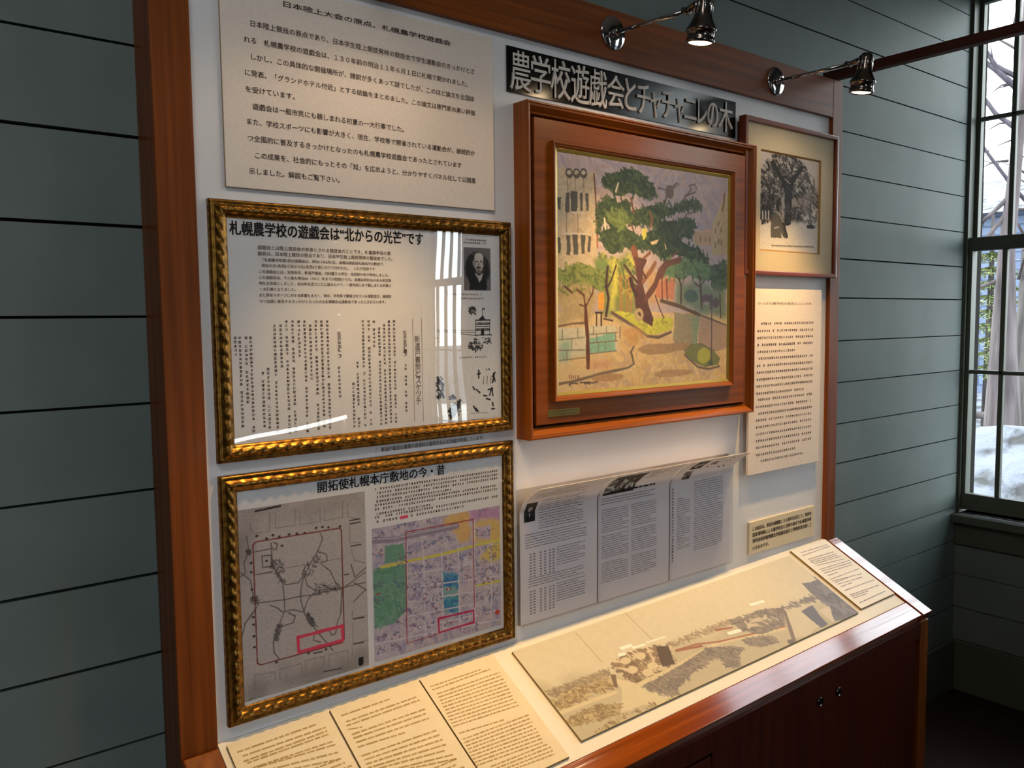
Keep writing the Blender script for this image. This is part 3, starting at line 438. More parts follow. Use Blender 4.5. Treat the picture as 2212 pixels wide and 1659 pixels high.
 'PANO': [('f',(206,196,170),0,[]),('p',(184,174,148),.02,[(-.101,.512),(.01,.472),(.295,.508),(.917,.657),(1.034,1.103),(-.019,1.091)]),('d',[(150,136,114),(170,156,130),(134,120,102)],420,(.0124,.0028),[(.009,.489),(.176,.509),(.167,.555),(.01,.547)]),('d',[(150,134,112),(160,144,122)],220,(.0124,.0023),[(.358,.476),(.593,.49),(.584,.549),(.355,.538)]),('d',[(132,114,94),(116,98,82),(204,188,156),(160,140,112),(140,120,98)],420,(.0102,.0062),[(.191,.484),(.244,.425),(.334,.46),(.362,.506),(.342,.713),(.209,.736),(.186,.557)]),('e',(206,190,158),(.0147,.009),[(.231,.487)]),('e',(206,190,158),(.0147,.009),[(.276,.498)]),('e',(206,190,158),(.0147,.009),[(.283,.636)]),('e',(206,190,158),(.0147,.009),[(.228,.597)]),('e',(206,190,158),(.0147,.009),[(.258,.678)]),('p',(92,76,66),.006,[(.334,.483),(.362,.506),(.342,.716),(.302,.698)]),('p',(206,194,162),.01,[(.172,.575),(.18,.608),(.206,.751),(.333,.751),(.24,.83),(.273,1.007),(.116,.9),(.152,.815)]),('l',(204,190,154),.009,[(.211,.75),(.337,.736),(.499,.678),(.721,.821)]),('l',(156,100,80),.004,[(.374,.58),(.438,.604),(.501,.67),(.727,.799)]),('l',(156,104,82),.0057,[(.527,.546),(.575,.584)]),('l',(150,104,84),.0068,[(.372,.588),(.447,.641)]),('p',(132,124,114),.008,[(.214,.785),(.332,.759),(.464,.692),(.557,.817),(.509,.877),(.432,.818),(.361,.871),(.293,.922),(.277,.993),(.242,.913)]),('d',[(126,118,110),(142,132,122),(116,108,104),(152,142,126)],450,(.0113,.0045),[(.214,.785),(.332,.759),(.464,.692),(.557,.817),(.509,.877),(.432,.818),(.361,.871),(.293,.922),(.277,.993),(.242,.913)]),('p',(132,124,114),.008,[(.47,.79),(.514,.884),(.493,.984),(.455,.942)]),('d',[(126,118,110),(142,132,122),(116,108,104),(152,142,126)],90,(.0113,.0045),[(.47,.79),(.514,.884),(.493,.984),(.455,.942)]),('p',(132,124,114),.008,[(.566,.738),(.66,.837),(.664,.916),(.603,.89),(.571,.816)]),('d',[(126,118,110),(142,132,122),(116,108,104),(152,142,126)],120,(.0113,.0045),[(.566,.738),(.66,.837),(.664,.916),(.603,.89),(.571,.816)]),('p',(132,124,114),.008,[(.584,.5),(.695,.517),(.787,.601),(.728,.796),(.641,.759),(.593,.637)]),('d',[(126,118,110),(142,132,122),(116,108,104),(152,142,126)],270,(.0113,.0045),[(.584,.5),(.695,.517),(.787,.601),(.728,.796),(.641,.759),(.593,.637)]),('d',[(196,184,160)],16,(.0226,.0068),[(.603,.603),(.69,.586),(.734,.678),(.66,.69)]),('p',(200,190,164),.008,[(.781,.619),(.867,.639),(.846,.95),(.717,.976)]),('p',(122,118,122),.008,[(.927,.421),(1.01,.42),(1.025,.557),(1.005,.991),(.894,.972),(.926,.779),(.923,.638)]),('d',[(112,108,114),(136,130,132)],40,(.0283,.0113),[(1.01,.42),(1.025,.557),(.999,.983),(.912,.945),(.933,.735)]),('p',(204,192,170),.006,[(.884,.798),(.93,.78),(.896,.974),(.886,.973)]),('p',(108,108,118),.006,[(.823,.707),(.882,.693),(.863,.971),(.829,.98)]),('d',[(130,122,120)],40,(.017,.0057),[(.787,.601),(.912,.596),(.917,.657),(.792,.635)]),('l',(128,116,110),.0102,[(.776,.637),(.707,.985)]),('e',(112,104,100),(.0113,.0079),[(.695,.978)]),('d',[(150,132,100),(134,114,86),(166,148,112),(190,172,134)],260,(.0113,.0045),[(.002,.569),(.071,.558),(.162,.577),(.155,.684),(.088,.663),(.038,.687),(.003,.662)]),('d',[(150,132,100),(134,114,86),(166,148,112),(190,172,134)],220,(.0113,.004),[(-.004,.793),(.077,.766),(.14,.85),(.116,.92),(.077,.904),(.007,.849)]),('l',(206,192,158),.0079,[(-.001,.708),(.086,.718),(.15,.733)]),('p',(120,100,82),.006,[(.175,.538),(.186,.557),(.156,.704),(.151,.677)]),('d',[(150,132,100),(134,114,86),(166,148,112),(190,172,134)],60,(.009,.004),[(.208,.951),(.223,.997),(.158,.975),(.102,.986),(.032,.998),(.085,.955)]),('l',(150,136,110),.0017,[(.174,.034),(.175,.416)]),('l',(150,136,110),.0017,[(.335,.006),(.34,.381)]),('l',(238,234,222),.009,[(.248,.356),(.276,.362)]),('l',(238,234,222),.0079,[(.23,.412),(.243,.418)]),('l',(238,234,222),.0057,[(.276,.394),(.309,.403)]),('l',(238,234,222),.0102,[(.552,.631),(.588,.644)]),('l',(238,234,222),.0079,[(.698,.424),(.746,.437)]),('l',(238,234,222),.0034,[(.32,.395),(.325,.395)]),('l',(238,234,222),.0034,[(.328,.396),(.332,.396)]),('l',(238,234,222),.0034,[(.335,.398),(.34,.398)]),('l',(238,234,222),.0034,[(.343,.399),(.347,.399)]),('l',(238,234,222),.0034,[(.35,.401),(.355,.401)]),('l',(238,234,222),.0034,[(.358,.402),(.362,.402)]),('l',(238,234,222),.0034,[(.365,.404),(.37,.404)]),('l',(238,234,222),.0034,[(.373,.405),(.377,.406)])],
 'BW': [('f',(206,198,192),0,[]),('p',(222,216,210),.01,[(-.008,.704),(1.035,.649),(1.048,1.005),(.001,1.02)]),('p',(172,162,156),.03,[(.011,.386),(1.012,.324),(1.011,.651),(.006,.709)]),('d',[(110,102,98),(150,142,136),(70,64,62)],160,(.0664,.0177),[(.735,.099),(.925,.219),(.989,.355),(.987,.638),(.618,.662),(.609,.415)]),('d',[(38,34,34),(60,56,54),(86,80,78),(120,112,108),(48,44,42),(190,184,178),(150,142,138)],900,(.0575,.0199),[(.026,.2),(.163,.053),(.332,-.006),(.551,-.011),(.734,.071),(.832,.228),(.744,.376),(.565,.432),(.388,.42),(.177,.518),(.035,.489)]),('d',[(38,34,34),(60,56,54),(86,80,78),(120,112,108),(48,44,42)],150,(.1327,.0199),[(.013,.439),(.175,.451),(.224,.675),(.02,.702)]),('l',(36,32,32),.1062,[(.474,.372),(.466,.672)]),('l',(44,40,38),.0575,[(.475,.399),(.559,.227),(.69,.104)]),('l',(44,40,38),.0575,[(.453,.401),(.339,.222),(.207,.102)]),('d',[(38,34,34),(60,56,54),(86,80,78),(120,112,108),(48,44,42)],60,(.0664,.0177),[(.392,.541),(.749,.514),(.754,.66),(.397,.684)]),('l',(210,204,198),.0177,[(.055,.607),(.057,.686)]),('l',(210,204,198),.0177,[(.1,.603),(.103,.683)]),('l',(210,204,198),.0177,[(.148,.6),(.151,.68)]),('d',[(225,220,214),(120,114,110)],40,(.0885,.0221),[(.705,.559),(1.006,.495),(.989,.695),(.755,.695)]),('l',(50,46,46),.0354,[(.814,.713),(.919,.713)]),('p',(96,90,80),.006,[(.243,.593),(.361,.584),(.397,.69),(.457,.851),(.402,.856),(.353,.802),(.37,.862),(.177,.869),(.193,.704)]),('l',(160,152,140),.0265,[(.275,.591),(.341,.626),(.386,.691)]),('l',(170,164,154),.0177,[(.248,.767),(.312,.75)]),('e',(48,44,42),(.0487,.0619),[(.31,.527)]),('e',(120,110,102),(.0265,.031),[(.341,.552)]),('l',(60,56,52),.0487,[(.398,.718),(.445,.837)]),('l',(110,104,98),.0111,[(.201,.944),(.214,.952)]),('l',(110,104,98),.0111,[(.224,.944),(.237,.951)]),('l',(110,104,98),.0111,[(.247,.943),(.26,.951)]),('l',(110,104,98),.0111,[(.271,.943),(.284,.95)]),('l',(110,104,98),.0111,[(.294,.942),(.308,.949)]),('l',(110,104,98),.0111,[(.318,.941),(.331,.949)]),('l',(110,104,98),.0111,[(.342,.941),(.355,.948)]),('l',(110,104,98),.0111,[(.366,.94),(.379,.947)]),('l',(110,104,98),.0111,[(.389,.939),(.403,.947)]),('l',(110,104,98),.0111,[(.413,.939),(.427,.946)]),('l',(110,104,98),.0111,[(.438,.938),(.451,.946)]),('l',(110,104,98),.0111,[(.462,.937),(.475,.945)]),('l',(110,104,98),.0111,[(.486,.937),(.499,.944)]),('l',(110,104,98),.0111,[(.51,.936),(.524,.944)]),('l',(110,104,98),.0111,[(.535,.935),(.548,.943)]),('l',(110,104,98),.0111,[(.559,.935),(.573,.942)]),('l',(110,104,98),.0111,[(.584,.934),(.598,.942)]),('l',(110,104,98),.0111,[(.609,.933),(.622,.941)]),('l',(110,104,98),.0111,[(.633,.933),(.647,.94)]),('l',(110,104,98),.0111,[(.658,.932),(.672,.94)]),('l',(110,104,98),.0111,[(.683,.931),(.697,.939)]),('l',(110,104,98),.0111,[(.708,.931),(.722,.938)]),('l',(110,104,98),.0111,[(.733,.93),(.747,.938)]),('l',(110,104,98),.0111,[(.759,.929),(.773,.937)]),('l',(110,104,98),.0111,[(.784,.929),(.798,.936)]),('l',(110,104,98),.0111,[(.809,.928),(.824,.936)]),('l',(110,104,98),.0111,[(.835,.927),(.849,.935)]),('l',(110,104,98),.0111,[(.861,.926),(.875,.934)]),('l',(110,104,98),.0111,[(.886,.926),(.901,.934)]),('l',(110,104,98),.0111,[(.912,.925),(.926,.933)])],
 'SKD': [('f',(225,225,228),0,[]),('d',[(42,40,44),(70,68,72)],26,(.033,.0165),[(.536,.011),(.662,.006),(.66,.068),(.555,.08)]),('l',(42,40,44),.0103,[(.765,.091),(.762,.017),(.804,.025),(.766,.037)]),('p',(42,40,44),.006,[(.701,.12),(.765,.08),(.817,.12)]),('l',(42,40,44),.0165,[(.648,.125),(.886,.124)]),('l',(42,40,44),.0082,[(.65,.125),(.643,.256)]),('l',(42,40,44),.0082,[(.886,.126),(.879,.257)]),('l',(42,40,44),.0103,[(.649,.18),(.885,.181)]),('l',(42,40,44),.0144,[(.662,.15),(.679,.15)]),('l',(42,40,44),.0144,[(.696,.15),(.713,.15)]),('l',(42,40,44),.0144,[(.729,.151),(.746,.151)]),('l',(42,40,44),.0144,[(.763,.151),(.78,.151)]),('l',(42,40,44),.0144,[(.797,.151),(.814,.151)]),('l',(42,40,44),.0144,[(.831,.151),(.848,.151)]),('l',(42,40,44),.0144,[(.865,.151),(.881,.151)]),('l',(42,40,44),.0144,[(.662,.162),(.679,.162)]),('l',(42,40,44),.0144,[(.696,.162),(.712,.162)]),('l',(42,40,44),.0144,[(.729,.162),(.746,.162)]),('l',(42,40,44),.0144,[(.763,.162),(.78,.162)]),('l',(42,40,44),.0144,[(.797,.162),(.814,.162)]),('l',(42,40,44),.0144,[(.83,.162),(.847,.162)]),('l',(42,40,44),.0144,[(.864,.162),(.881,.162)]),('l',(42,40,44),.0144,[(.661,.203),(.678,.203)]),('l',(42,40,44),.0144,[(.695,.203),(.711,.203)]),('l',(42,40,44),.0144,[(.728,.203),(.745,.203)]),('l',(42,40,44),.0144,[(.762,.203),(.779,.203)]),('l',(42,40,44),.0144,[(.796,.203),(.813,.203)]),('l',(42,40,44),.0144,[(.829,.203),(.846,.203)]),('l',(42,40,44),.0144,[(.863,.204),(.88,.204)]),('l',(42,40,44),.0144,[(.661,.214),(.678,.214)]),('l',(42,40,44),.0144,[(.694,.214),(.711,.214)]),('l',(42,40,44),.0144,[(.728,.214),(.745,.214)]),('l',(42,40,44),.0144,[(.762,.214),(.778,.215)]),('l',(42,40,44),.0144,[(.795,.215),(.812,.215)]),('l',(42,40,44),.0144,[(.829,.215),(.846,.215)]),('l',(42,40,44),.0144,[(.863,.215),(.88,.215)]),('p',(42,40,44),.005,[(.729,.256),(.737,.203),(.762,.192),(.787,.203),(.79,.257)]),('l',(42,40,44),.0124,[(.635,.257),(.919,.256)]),('l',(110,106,108),.0082,[(.037,.204),(.636,.216)]),('l',(110,106,108),.0082,[(.036,.218),(.635,.234)]),('l',(90,86,90),.0082,[(.005,.275),(.056,.272)]),('l',(90,86,90),.0082,[(.364,.237),(.635,.259)]),('d',[(42,40,44),(64,60,64)],70,(.0289,.0124),[(.507,.34),(.57,.318),(.759,.336),(.758,.376),(.652,.404),(.548,.386)]),('d',[(42,40,44)],26,(.0289,.0103),[(.76,.279),(.897,.275),(.907,.332),(.78,.337)]),('d',[(42,40,44)],20,(.0412,.0103),[(.634,.284),(.697,.285),(.717,.336),(.612,.335)]),('d',[(60,60,72),(42,40,44)],40,(.0495,.0186),[(.018,.616),(.1,.606),(.127,.785),(.025,.795)]),('d',[(42,40,44),(50,48,50)],80,(.0536,.0206),[(.206,.876),(.33,.845),(.393,.801),(.35,.901),(.225,.977),(.195,.943)]),('d',[(42,40,44)],20,(.033,.0124),[(.209,.775),(.311,.777),(.311,.811),(.208,.809)]),('d',[(80,78,82)],16,(.0289,.0103),[(.373,.801),(.404,.801),(.39,.958),(.348,.957)]),('l',(42,40,44),.0227,[(.69,.569),(.688,.637)]),('l',(42,40,44),.0227,[(.668,.602),(.715,.597)]),('l',(42,40,44),.0227,[(.932,.606),(.962,.675)]),('l',(42,40,44),.0227,[(.919,.685),(.953,.6)]),('l',(42,40,44),.0227,[(.964,.595),(.92,.629)]),('l',(42,40,44),.0227,[(.593,.714),(.613,.737)]),('l',(42,40,44),.0227,[(.644,.738),(.702,.767)]),('l',(42,40,44),.0227,[(.863,.798),(.907,.731)]),('l',(42,40,44),.0227,[(.907,.731),(.92,.805)]),('l',(42,40,44),.0227,[(.843,.747),(.918,.737)]),('l',(42,40,44),.0227,[(.769,.797),(.821,.803)]),('l',(42,40,44),.0227,[(.81,.826),(.873,.838)]),('l',(42,40,44),.0227,[(.599,.884),(.64,.93)]),('l',(42,40,44),.0227,[(.64,.907),(.671,.936)]),('l',(42,40,44),.0227,[(.914,.867),(.924,.896)]),('l',(42,40,44),.0227,[(.902,.924),(.945,.923)]),('l',(100,98,100),.0103,[(.773,.626),(.763,.694)]),('l',(100,98,100),.0103,[(.832,.627),(.822,.695)]),('l',(100,98,100),.0103,[(.893,.628),(.883,.696)]),('l',(90,88,90),.0124,[(.816,.559),(.829,.57)]),('l',(90,88,90),.0124,[(.848,.559),(.86,.571)]),('l',(90,88,90),.0124,[(.863,.559),(.875,.571)]),('l',(110,108,110),.0103,[(.556,.948),(.575,.945)]),('l',(110,108,110),.0103,[(.597,.949),(.616,.946)]),('l',(110,108,110),.0103,[(.639,.95),(.658,.947)]),('l',(110,108,110),.0103,[(.681,.951),(.7,.948)]),('l',(110,108,110),.0103,[(.723,.952),(.742,.949)]),('l',(110,108,110),.0103,[(.765,.953),(.784,.95)]),('l',(110,108,110),.0103,[(.807,.954),(.826,.951)])],
 'MAPLD': [('f',(190,182,180),0,[]),('p',(150,142,142),.1,[(.0,.0),(.087,-.003),(.068,.222),(.032,.418),(-.013,.611),(-.009,.947)]),('p',(150,144,142),.09,[(.003,.896),(.99,.919),(1.0,1.002),(.0,1.0)]),('p',(168,160,158),.09,[(.0,.0),(1.0,.0),(.999,.094),(.01,.082)]),('l',(50,46,46),.013,[(.133,.019),(.142,.017)]),('l',(50,46,46),.013,[(.146,.019),(.155,.016)]),('l',(50,46,46),.013,[(.16,.018),(.168,.016)]),('l',(50,46,46),.013,[(.173,.018),(.182,.015)]),('l',(50,46,46),.013,[(.187,.017),(.196,.015)]),('l',(50,46,46),.013,[(.201,.017),(.209,.014)]),('l',(50,46,46),.013,[(.214,.016),(.223,.014)]),('l',(50,46,46),.013,[(.228,.015),(.237,.013)]),('l',(50,46,46),.013,[(.242,.015),(.25,.013)]),('l',(50,46,46),.013,[(.255,.014),(.264,.012)]),('l',(50,46,46),.013,[(.269,.014),(.278,.011)]),('l',(50,46,46),.013,[(.283,.013),(.292,.011)]),('l',(50,46,46),.013,[(.297,.013),(.306,.01)]),('l',(50,46,46),.013,[(.311,.012),(.319,.01)]),('l',(104,98,96),.008,[(.239,.197),(.243,.279),(.262,.343),(.317,.427),(.325,.504),(.325,.573),(.268,.653),(.232,.722),(.234,.778),(.271,.822)]),('l',(104,98,96),.008,[(.267,.344),(.304,.39),(.336,.433),(.435,.437),(.466,.414),(.478,.374)]),('l',(104,98,96),.008,[(.619,.188),(.638,.226),(.594,.291),(.54,.34),(.476,.415),(.454,.475),(.451,.537),(.474,.604),(.497,.65),(.566,.719),(.646,.804),(.697,.857)]),('l',(104,98,96),.008,[(.487,.41),(.505,.462),(.565,.499),(.785,.518),(.982,.518)]),('l',(104,98,96),.008,[(.554,.515),(.785,.525),(.985,.46)]),('l',(104,98,96),.008,[(.131,.497),(.333,.512),(.452,.513),(.615,.528)]),('l',(104,98,96),.008,[(.33,.574),(.39,.576),(.469,.603)]),('l',(104,98,96),.008,[(.554,.511),(.501,.545),(.474,.597)]),('l',(104,98,96),.008,[(.216,.524),(.263,.542),(.311,.577)]),('l',(104,98,96),.008,[(.627,.366),(.693,.411),(.733,.481)]),('l',(104,98,96),.008,[(.785,.525),(.769,.66),(.735,.712),(.722,.767),(.69,.769),(.67,.737)]),('l',(104,98,96),.008,[(.298,.651),(.387,.646),(.403,.613),(.35,.584)]),('l',(104,98,96),.008,[(.545,.743),(.543,.771),(.594,.791)]),('l',(104,98,96),.008,[(.614,.294),(.666,.315),(.669,.351),(.612,.357)]),('l',(104,98,96),.008,[(.115,.228),(.257,.226)]),('l',(104,98,96),.008,[(.17,.256),(.237,.261),(.239,.32),(.172,.317),(.17,.256)]),('l',(104,98,96),.008,[(.119,.347),(.242,.351)]),('l',(104,98,96),.008,[(.025,.591),(.102,.536),(.136,.495),(.096,.454),(.081,.371),(.014,.322)]),('l',(104,98,96),.008,[(.013,.341),(.046,.326),(.039,.272),(.078,.223),(.063,.141)]),('l',(104,98,96),.008,[(.004,.654),(.034,.586),(.102,.53)]),('l',(104,98,96),.008,[(.866,.399),(.895,.476),(.997,.432)]),('l',(104,98,96),.008,[(.883,.503),(.992,.564)]),('l',(104,98,96),.008,[(.879,.612),(.981,.562)]),('l',(104,98,96),.008,[(.259,.196),(.287,.21),(.276,.236),(.252,.236)]),('d',[(92,86,86),(120,112,110),(74,70,70)],44,(.03,.007),[(.225,.297),(.303,.28),(.357,.405),(.317,.433),(.252,.355)]),('d',[(92,86,86),(120,112,110),(74,70,70)],44,(.03,.007),[(.479,.353),(.604,.292),(.634,.325),(.538,.41),(.476,.415)]),('d',[(92,86,86),(120,112,110),(74,70,70)],44,(.03,.007),[(.556,.462),(.744,.483),(.785,.518),(.615,.528),(.555,.497)]),('d',[(92,86,86),(120,112,110),(74,70,70)],44,(.03,.007),[(.069,.209),(.087,.225),(.068,.236)]),('d',[(92,86,86),(120,112,110),(74,70,70)],44,(.03,.007),[(.077,.465),(.114,.457),(.136,.495),(.094,.501)]),('d',[(92,86,86),(120,112,110),(74,70,70)],44,(.03,.007),[(.269,.632),(.298,.637),(.256,.726),(.236,.723)]),('d',[(92,86,86),(120,112,110),(74,70,70)],44,(.03,.007),[(.489,.614),(.529,.634),(.567,.698),(.526,.69)]),('l',(128,120,118),.004,[(.236,.04),(.232,.135),(.1,.129),(.093,.072)]),('l',(128,120,118),.004,[(.279,.045),(.276,.123),(.423,.126),(.431,.041)]),('l',(128,120,118),.004,[(.466,.058),(.463,.128),(.621,.128),(.624,.054)]),('l',(128,120,118),.004,[(.66,.058),(.657,.129),(.806,.128),(.809,.038)]),('l',(128,120,118),.004,[(.852,.057),(.849,.129),(.952,.155)]),('l',(128,120,118),.004,[(.863,.174),(.859,.275),(.947,.286)]),('l',(128,120,118),.004,[(.869,.312),(.899,.382),(.987,.408)]),('l',(128,120,118),.004,[(.866,.661),(.865,.705),(.997,.712)]),('l',(128,120,118),.004,[(.869,.735),(.864,.851),(.992,.852)]),('l',(128,120,118),.004,[(.084,.953),(.087,.872),(.235,.884),(.237,.93)]),('l',(128,120,118),.004,[(.272,.93),(.274,.878),(.442,.88),(.441,.921)]),('l',(128,120,118),.004,[(.471,.927),(.473,.871),(.622,.875),(.62,.935)]),('l',(128,120,118),.004,[(.662,.944),(.659,.875),(.82,.876),(.816,.959)]),('l',(128,120,118),.004,[(.858,.865),(.856,.923)]),('e',(70,64,64),(.011,.009),[(.137,.147)]),('e',(70,64,64),(.011,.009),[(.207,.169)]),('e',(70,64,64),(.011,.009),[(.255,.158)]),('e',(70,64,64),(.011,.009),[(.303,.171)]),('e',(70,64,64),(.011,.009),[(.377,.169)]),('e',(70,64,64),(.011,.009),[(.436,.172)]),('e',(70,64,64),(.011,.009),[(.496,.177)]),('e',(70,64,64),(.011,.009),[(.589,.16)]),('e',(70,64,64),(.011,.009),[(.64,.161)]),('e',(70,64,64),(.011,.009),[(.687,.169)]),('e',(70,64,64),(.011,.009),[(.782,.175)]),('e',(70,64,64),(.011,.009),[(.089,.282)]),('e',(70,64,64),(.011,.009),[(.087,.329)]),('e',(70,64,64),(.011,.009),[(.088,.42)]),('e',(70,64,64),(.011,.009),[(.091,.565)]),('e',(70,64,64),(.011,.009),[(.091,.605)]),('e',(70,64,64),(.011,.009),[(.091,.666)]),('e',(70,64,64),(.011,.009),[(.092,.724)]),('e',(70,64,64),(.011,.009),[(.5,.834)]),('e',(70,64,64),(.011,.009),[(.64,.839)]),('e',(70,64,64),(.011,.009),[(.251,.836)]),('e',(70,64,64),(.011,.009),[(.202,.286)]),('e',(70,64,64),(.011,.009),[(.32,.222)]),('l',(70,66,66),.009,[(.864,.152),(.873,.153)]),('l',(70,66,66),.009,[(.879,.152),(.888,.152)]),('l',(70,66,66),.009,[(.895,.152),(.904,.152)]),('l',(70,66,66),.009,[(.91,.152),(.919,.152)]),('l',(70,66,66),.009,[(.926,.152),(.934,.152)]),('l',(70,66,66),.009,[(.941,.151),(.95,.152)]),('l',(70,66,66),.009,[(.869,.171),(.878,.171)]),('l',(70,66,66),.009,[(.884,.171),(.893,.171)]),('l',(70,66,66),.009,[(.9,.171),(.908,.171)]),('l',(70,66,66),.009,[(.915,.171),(.924,.171)]),('l',(70,66,66),.009,[(.93,.17),(.939,.171)]),('l',(70,66,66),.009,[(.946,.17),(.955,.171)]),('l',(70,66,66),.009,[(.87,.296),(.878,.297)]),('l',(70,66,66),.009,[(.885,.296),(.894,.297)]),('l',(70,66,66),.009,[(.9,.297),(.909,.297)]),('l',(70,66,66),.009,[(.916,.297),(.924,.297)]),('l',(70,66,66),.009,[(.931,.297),(.94,.297)]),('l',(70,66,66),.009,[(.946,.297),(.955,.297)]),('l',(70,66,66),.009,[(.875,.71),(.884,.711)]),('l',(70,66,66),.009,[(.891,.711),(.899,.712)]),('l',(70,66,66),.009,[(.906,.712),(.915,.712)]),('l',(70,66,66),.009,[(.922,.712),(.93,.713)]),('l',(70,66,66),.009,[(.937,.713),(.946,.714)]),('l',(70,66,66),.009,[(.953,.714),(.962,.715)]),('l',(70,66,66),.009,[(.87,.852),(.879,.853)]),('l',(70,66,66),.009,[(.885,.853),(.894,.854)]),('l',(70,66,66),.009,[(.901,.854),(.909,.855)]),('l',(70,66,66),.009,[(.916,.855),(.925,.856)]),('l',(70,66,66),.009,[(.932,.856),(.94,.857)]),('l',(70,66,66),.009,[(.947,.857),(.956,.858)]),('l',(70,66,66),.009,[(.619,.96),(.627,.961)]),('l',(70,66,66),.009,[(.634,.961),(.642,.962)]),('l',(70,66,66),.009,[(.648,.962),(.657,.963)]),('l',(70,66,66),.009,[(.663,.963),(.671,.964)]),('l',(70,66,66),.009,[(.678,.964),(.686,.965)]),('l',(70,66,66),.009,[(.693,.965),(.701,.966)]),('l',(70,66,66),.009,[(.707,.967),(.716,.967)]),('l',(70,66,66),.009,[(.722,.968),(.731,.969)]),('l',(70,66,66),.009,[(.737,.969),(.746,.97)]),('l',(70,66,66),.009,[(.752,.97),(.761,.971)]),('l',(70,66,66),.009,[(.541,.842),(.549,.843)]),('l',(70,66,66),.009,[(.555,.843),(.563,.843)]),('l',(70,66,66),.009,[(.569,.844),(.578,.844)]),('l',(70,66,66),.009,[(.584,.844),(.592,.845)]),('l',(70,66,66),.009,[(.598,.845),(.607,.846)]),('l',(70,66,66),.009,[(.809,.449),(.818,.45)]),('l',(70,66,66),.009,[(.824,.449),(.833,.45)]),('l',(70,66,66),.009,[(.84,.45),(.848,.45)]),('l',(126,58,48),.009,[(.107,.194),(.122,.179),(.145,.177),(.777,.184),(.793,.198),(.793,.809),(.773,.826),(.132,.826),(.109,.812),(.107,.194)]),('l',(150,110,106),.003,[(.119,.347),(.35,.345),(.792,.353)]),('l',(228,74,104),.024,[(.42,.732),(.779,.733),(.78,.814),(.422,.814),(.42,.73)]),('p',(44,40,40),.004,[(.908,.94),(.953,.94),(.953,.986),(.911,.986)]),('l',(90,86,86),.006,[(.017,1.003),(.064,.989)])],
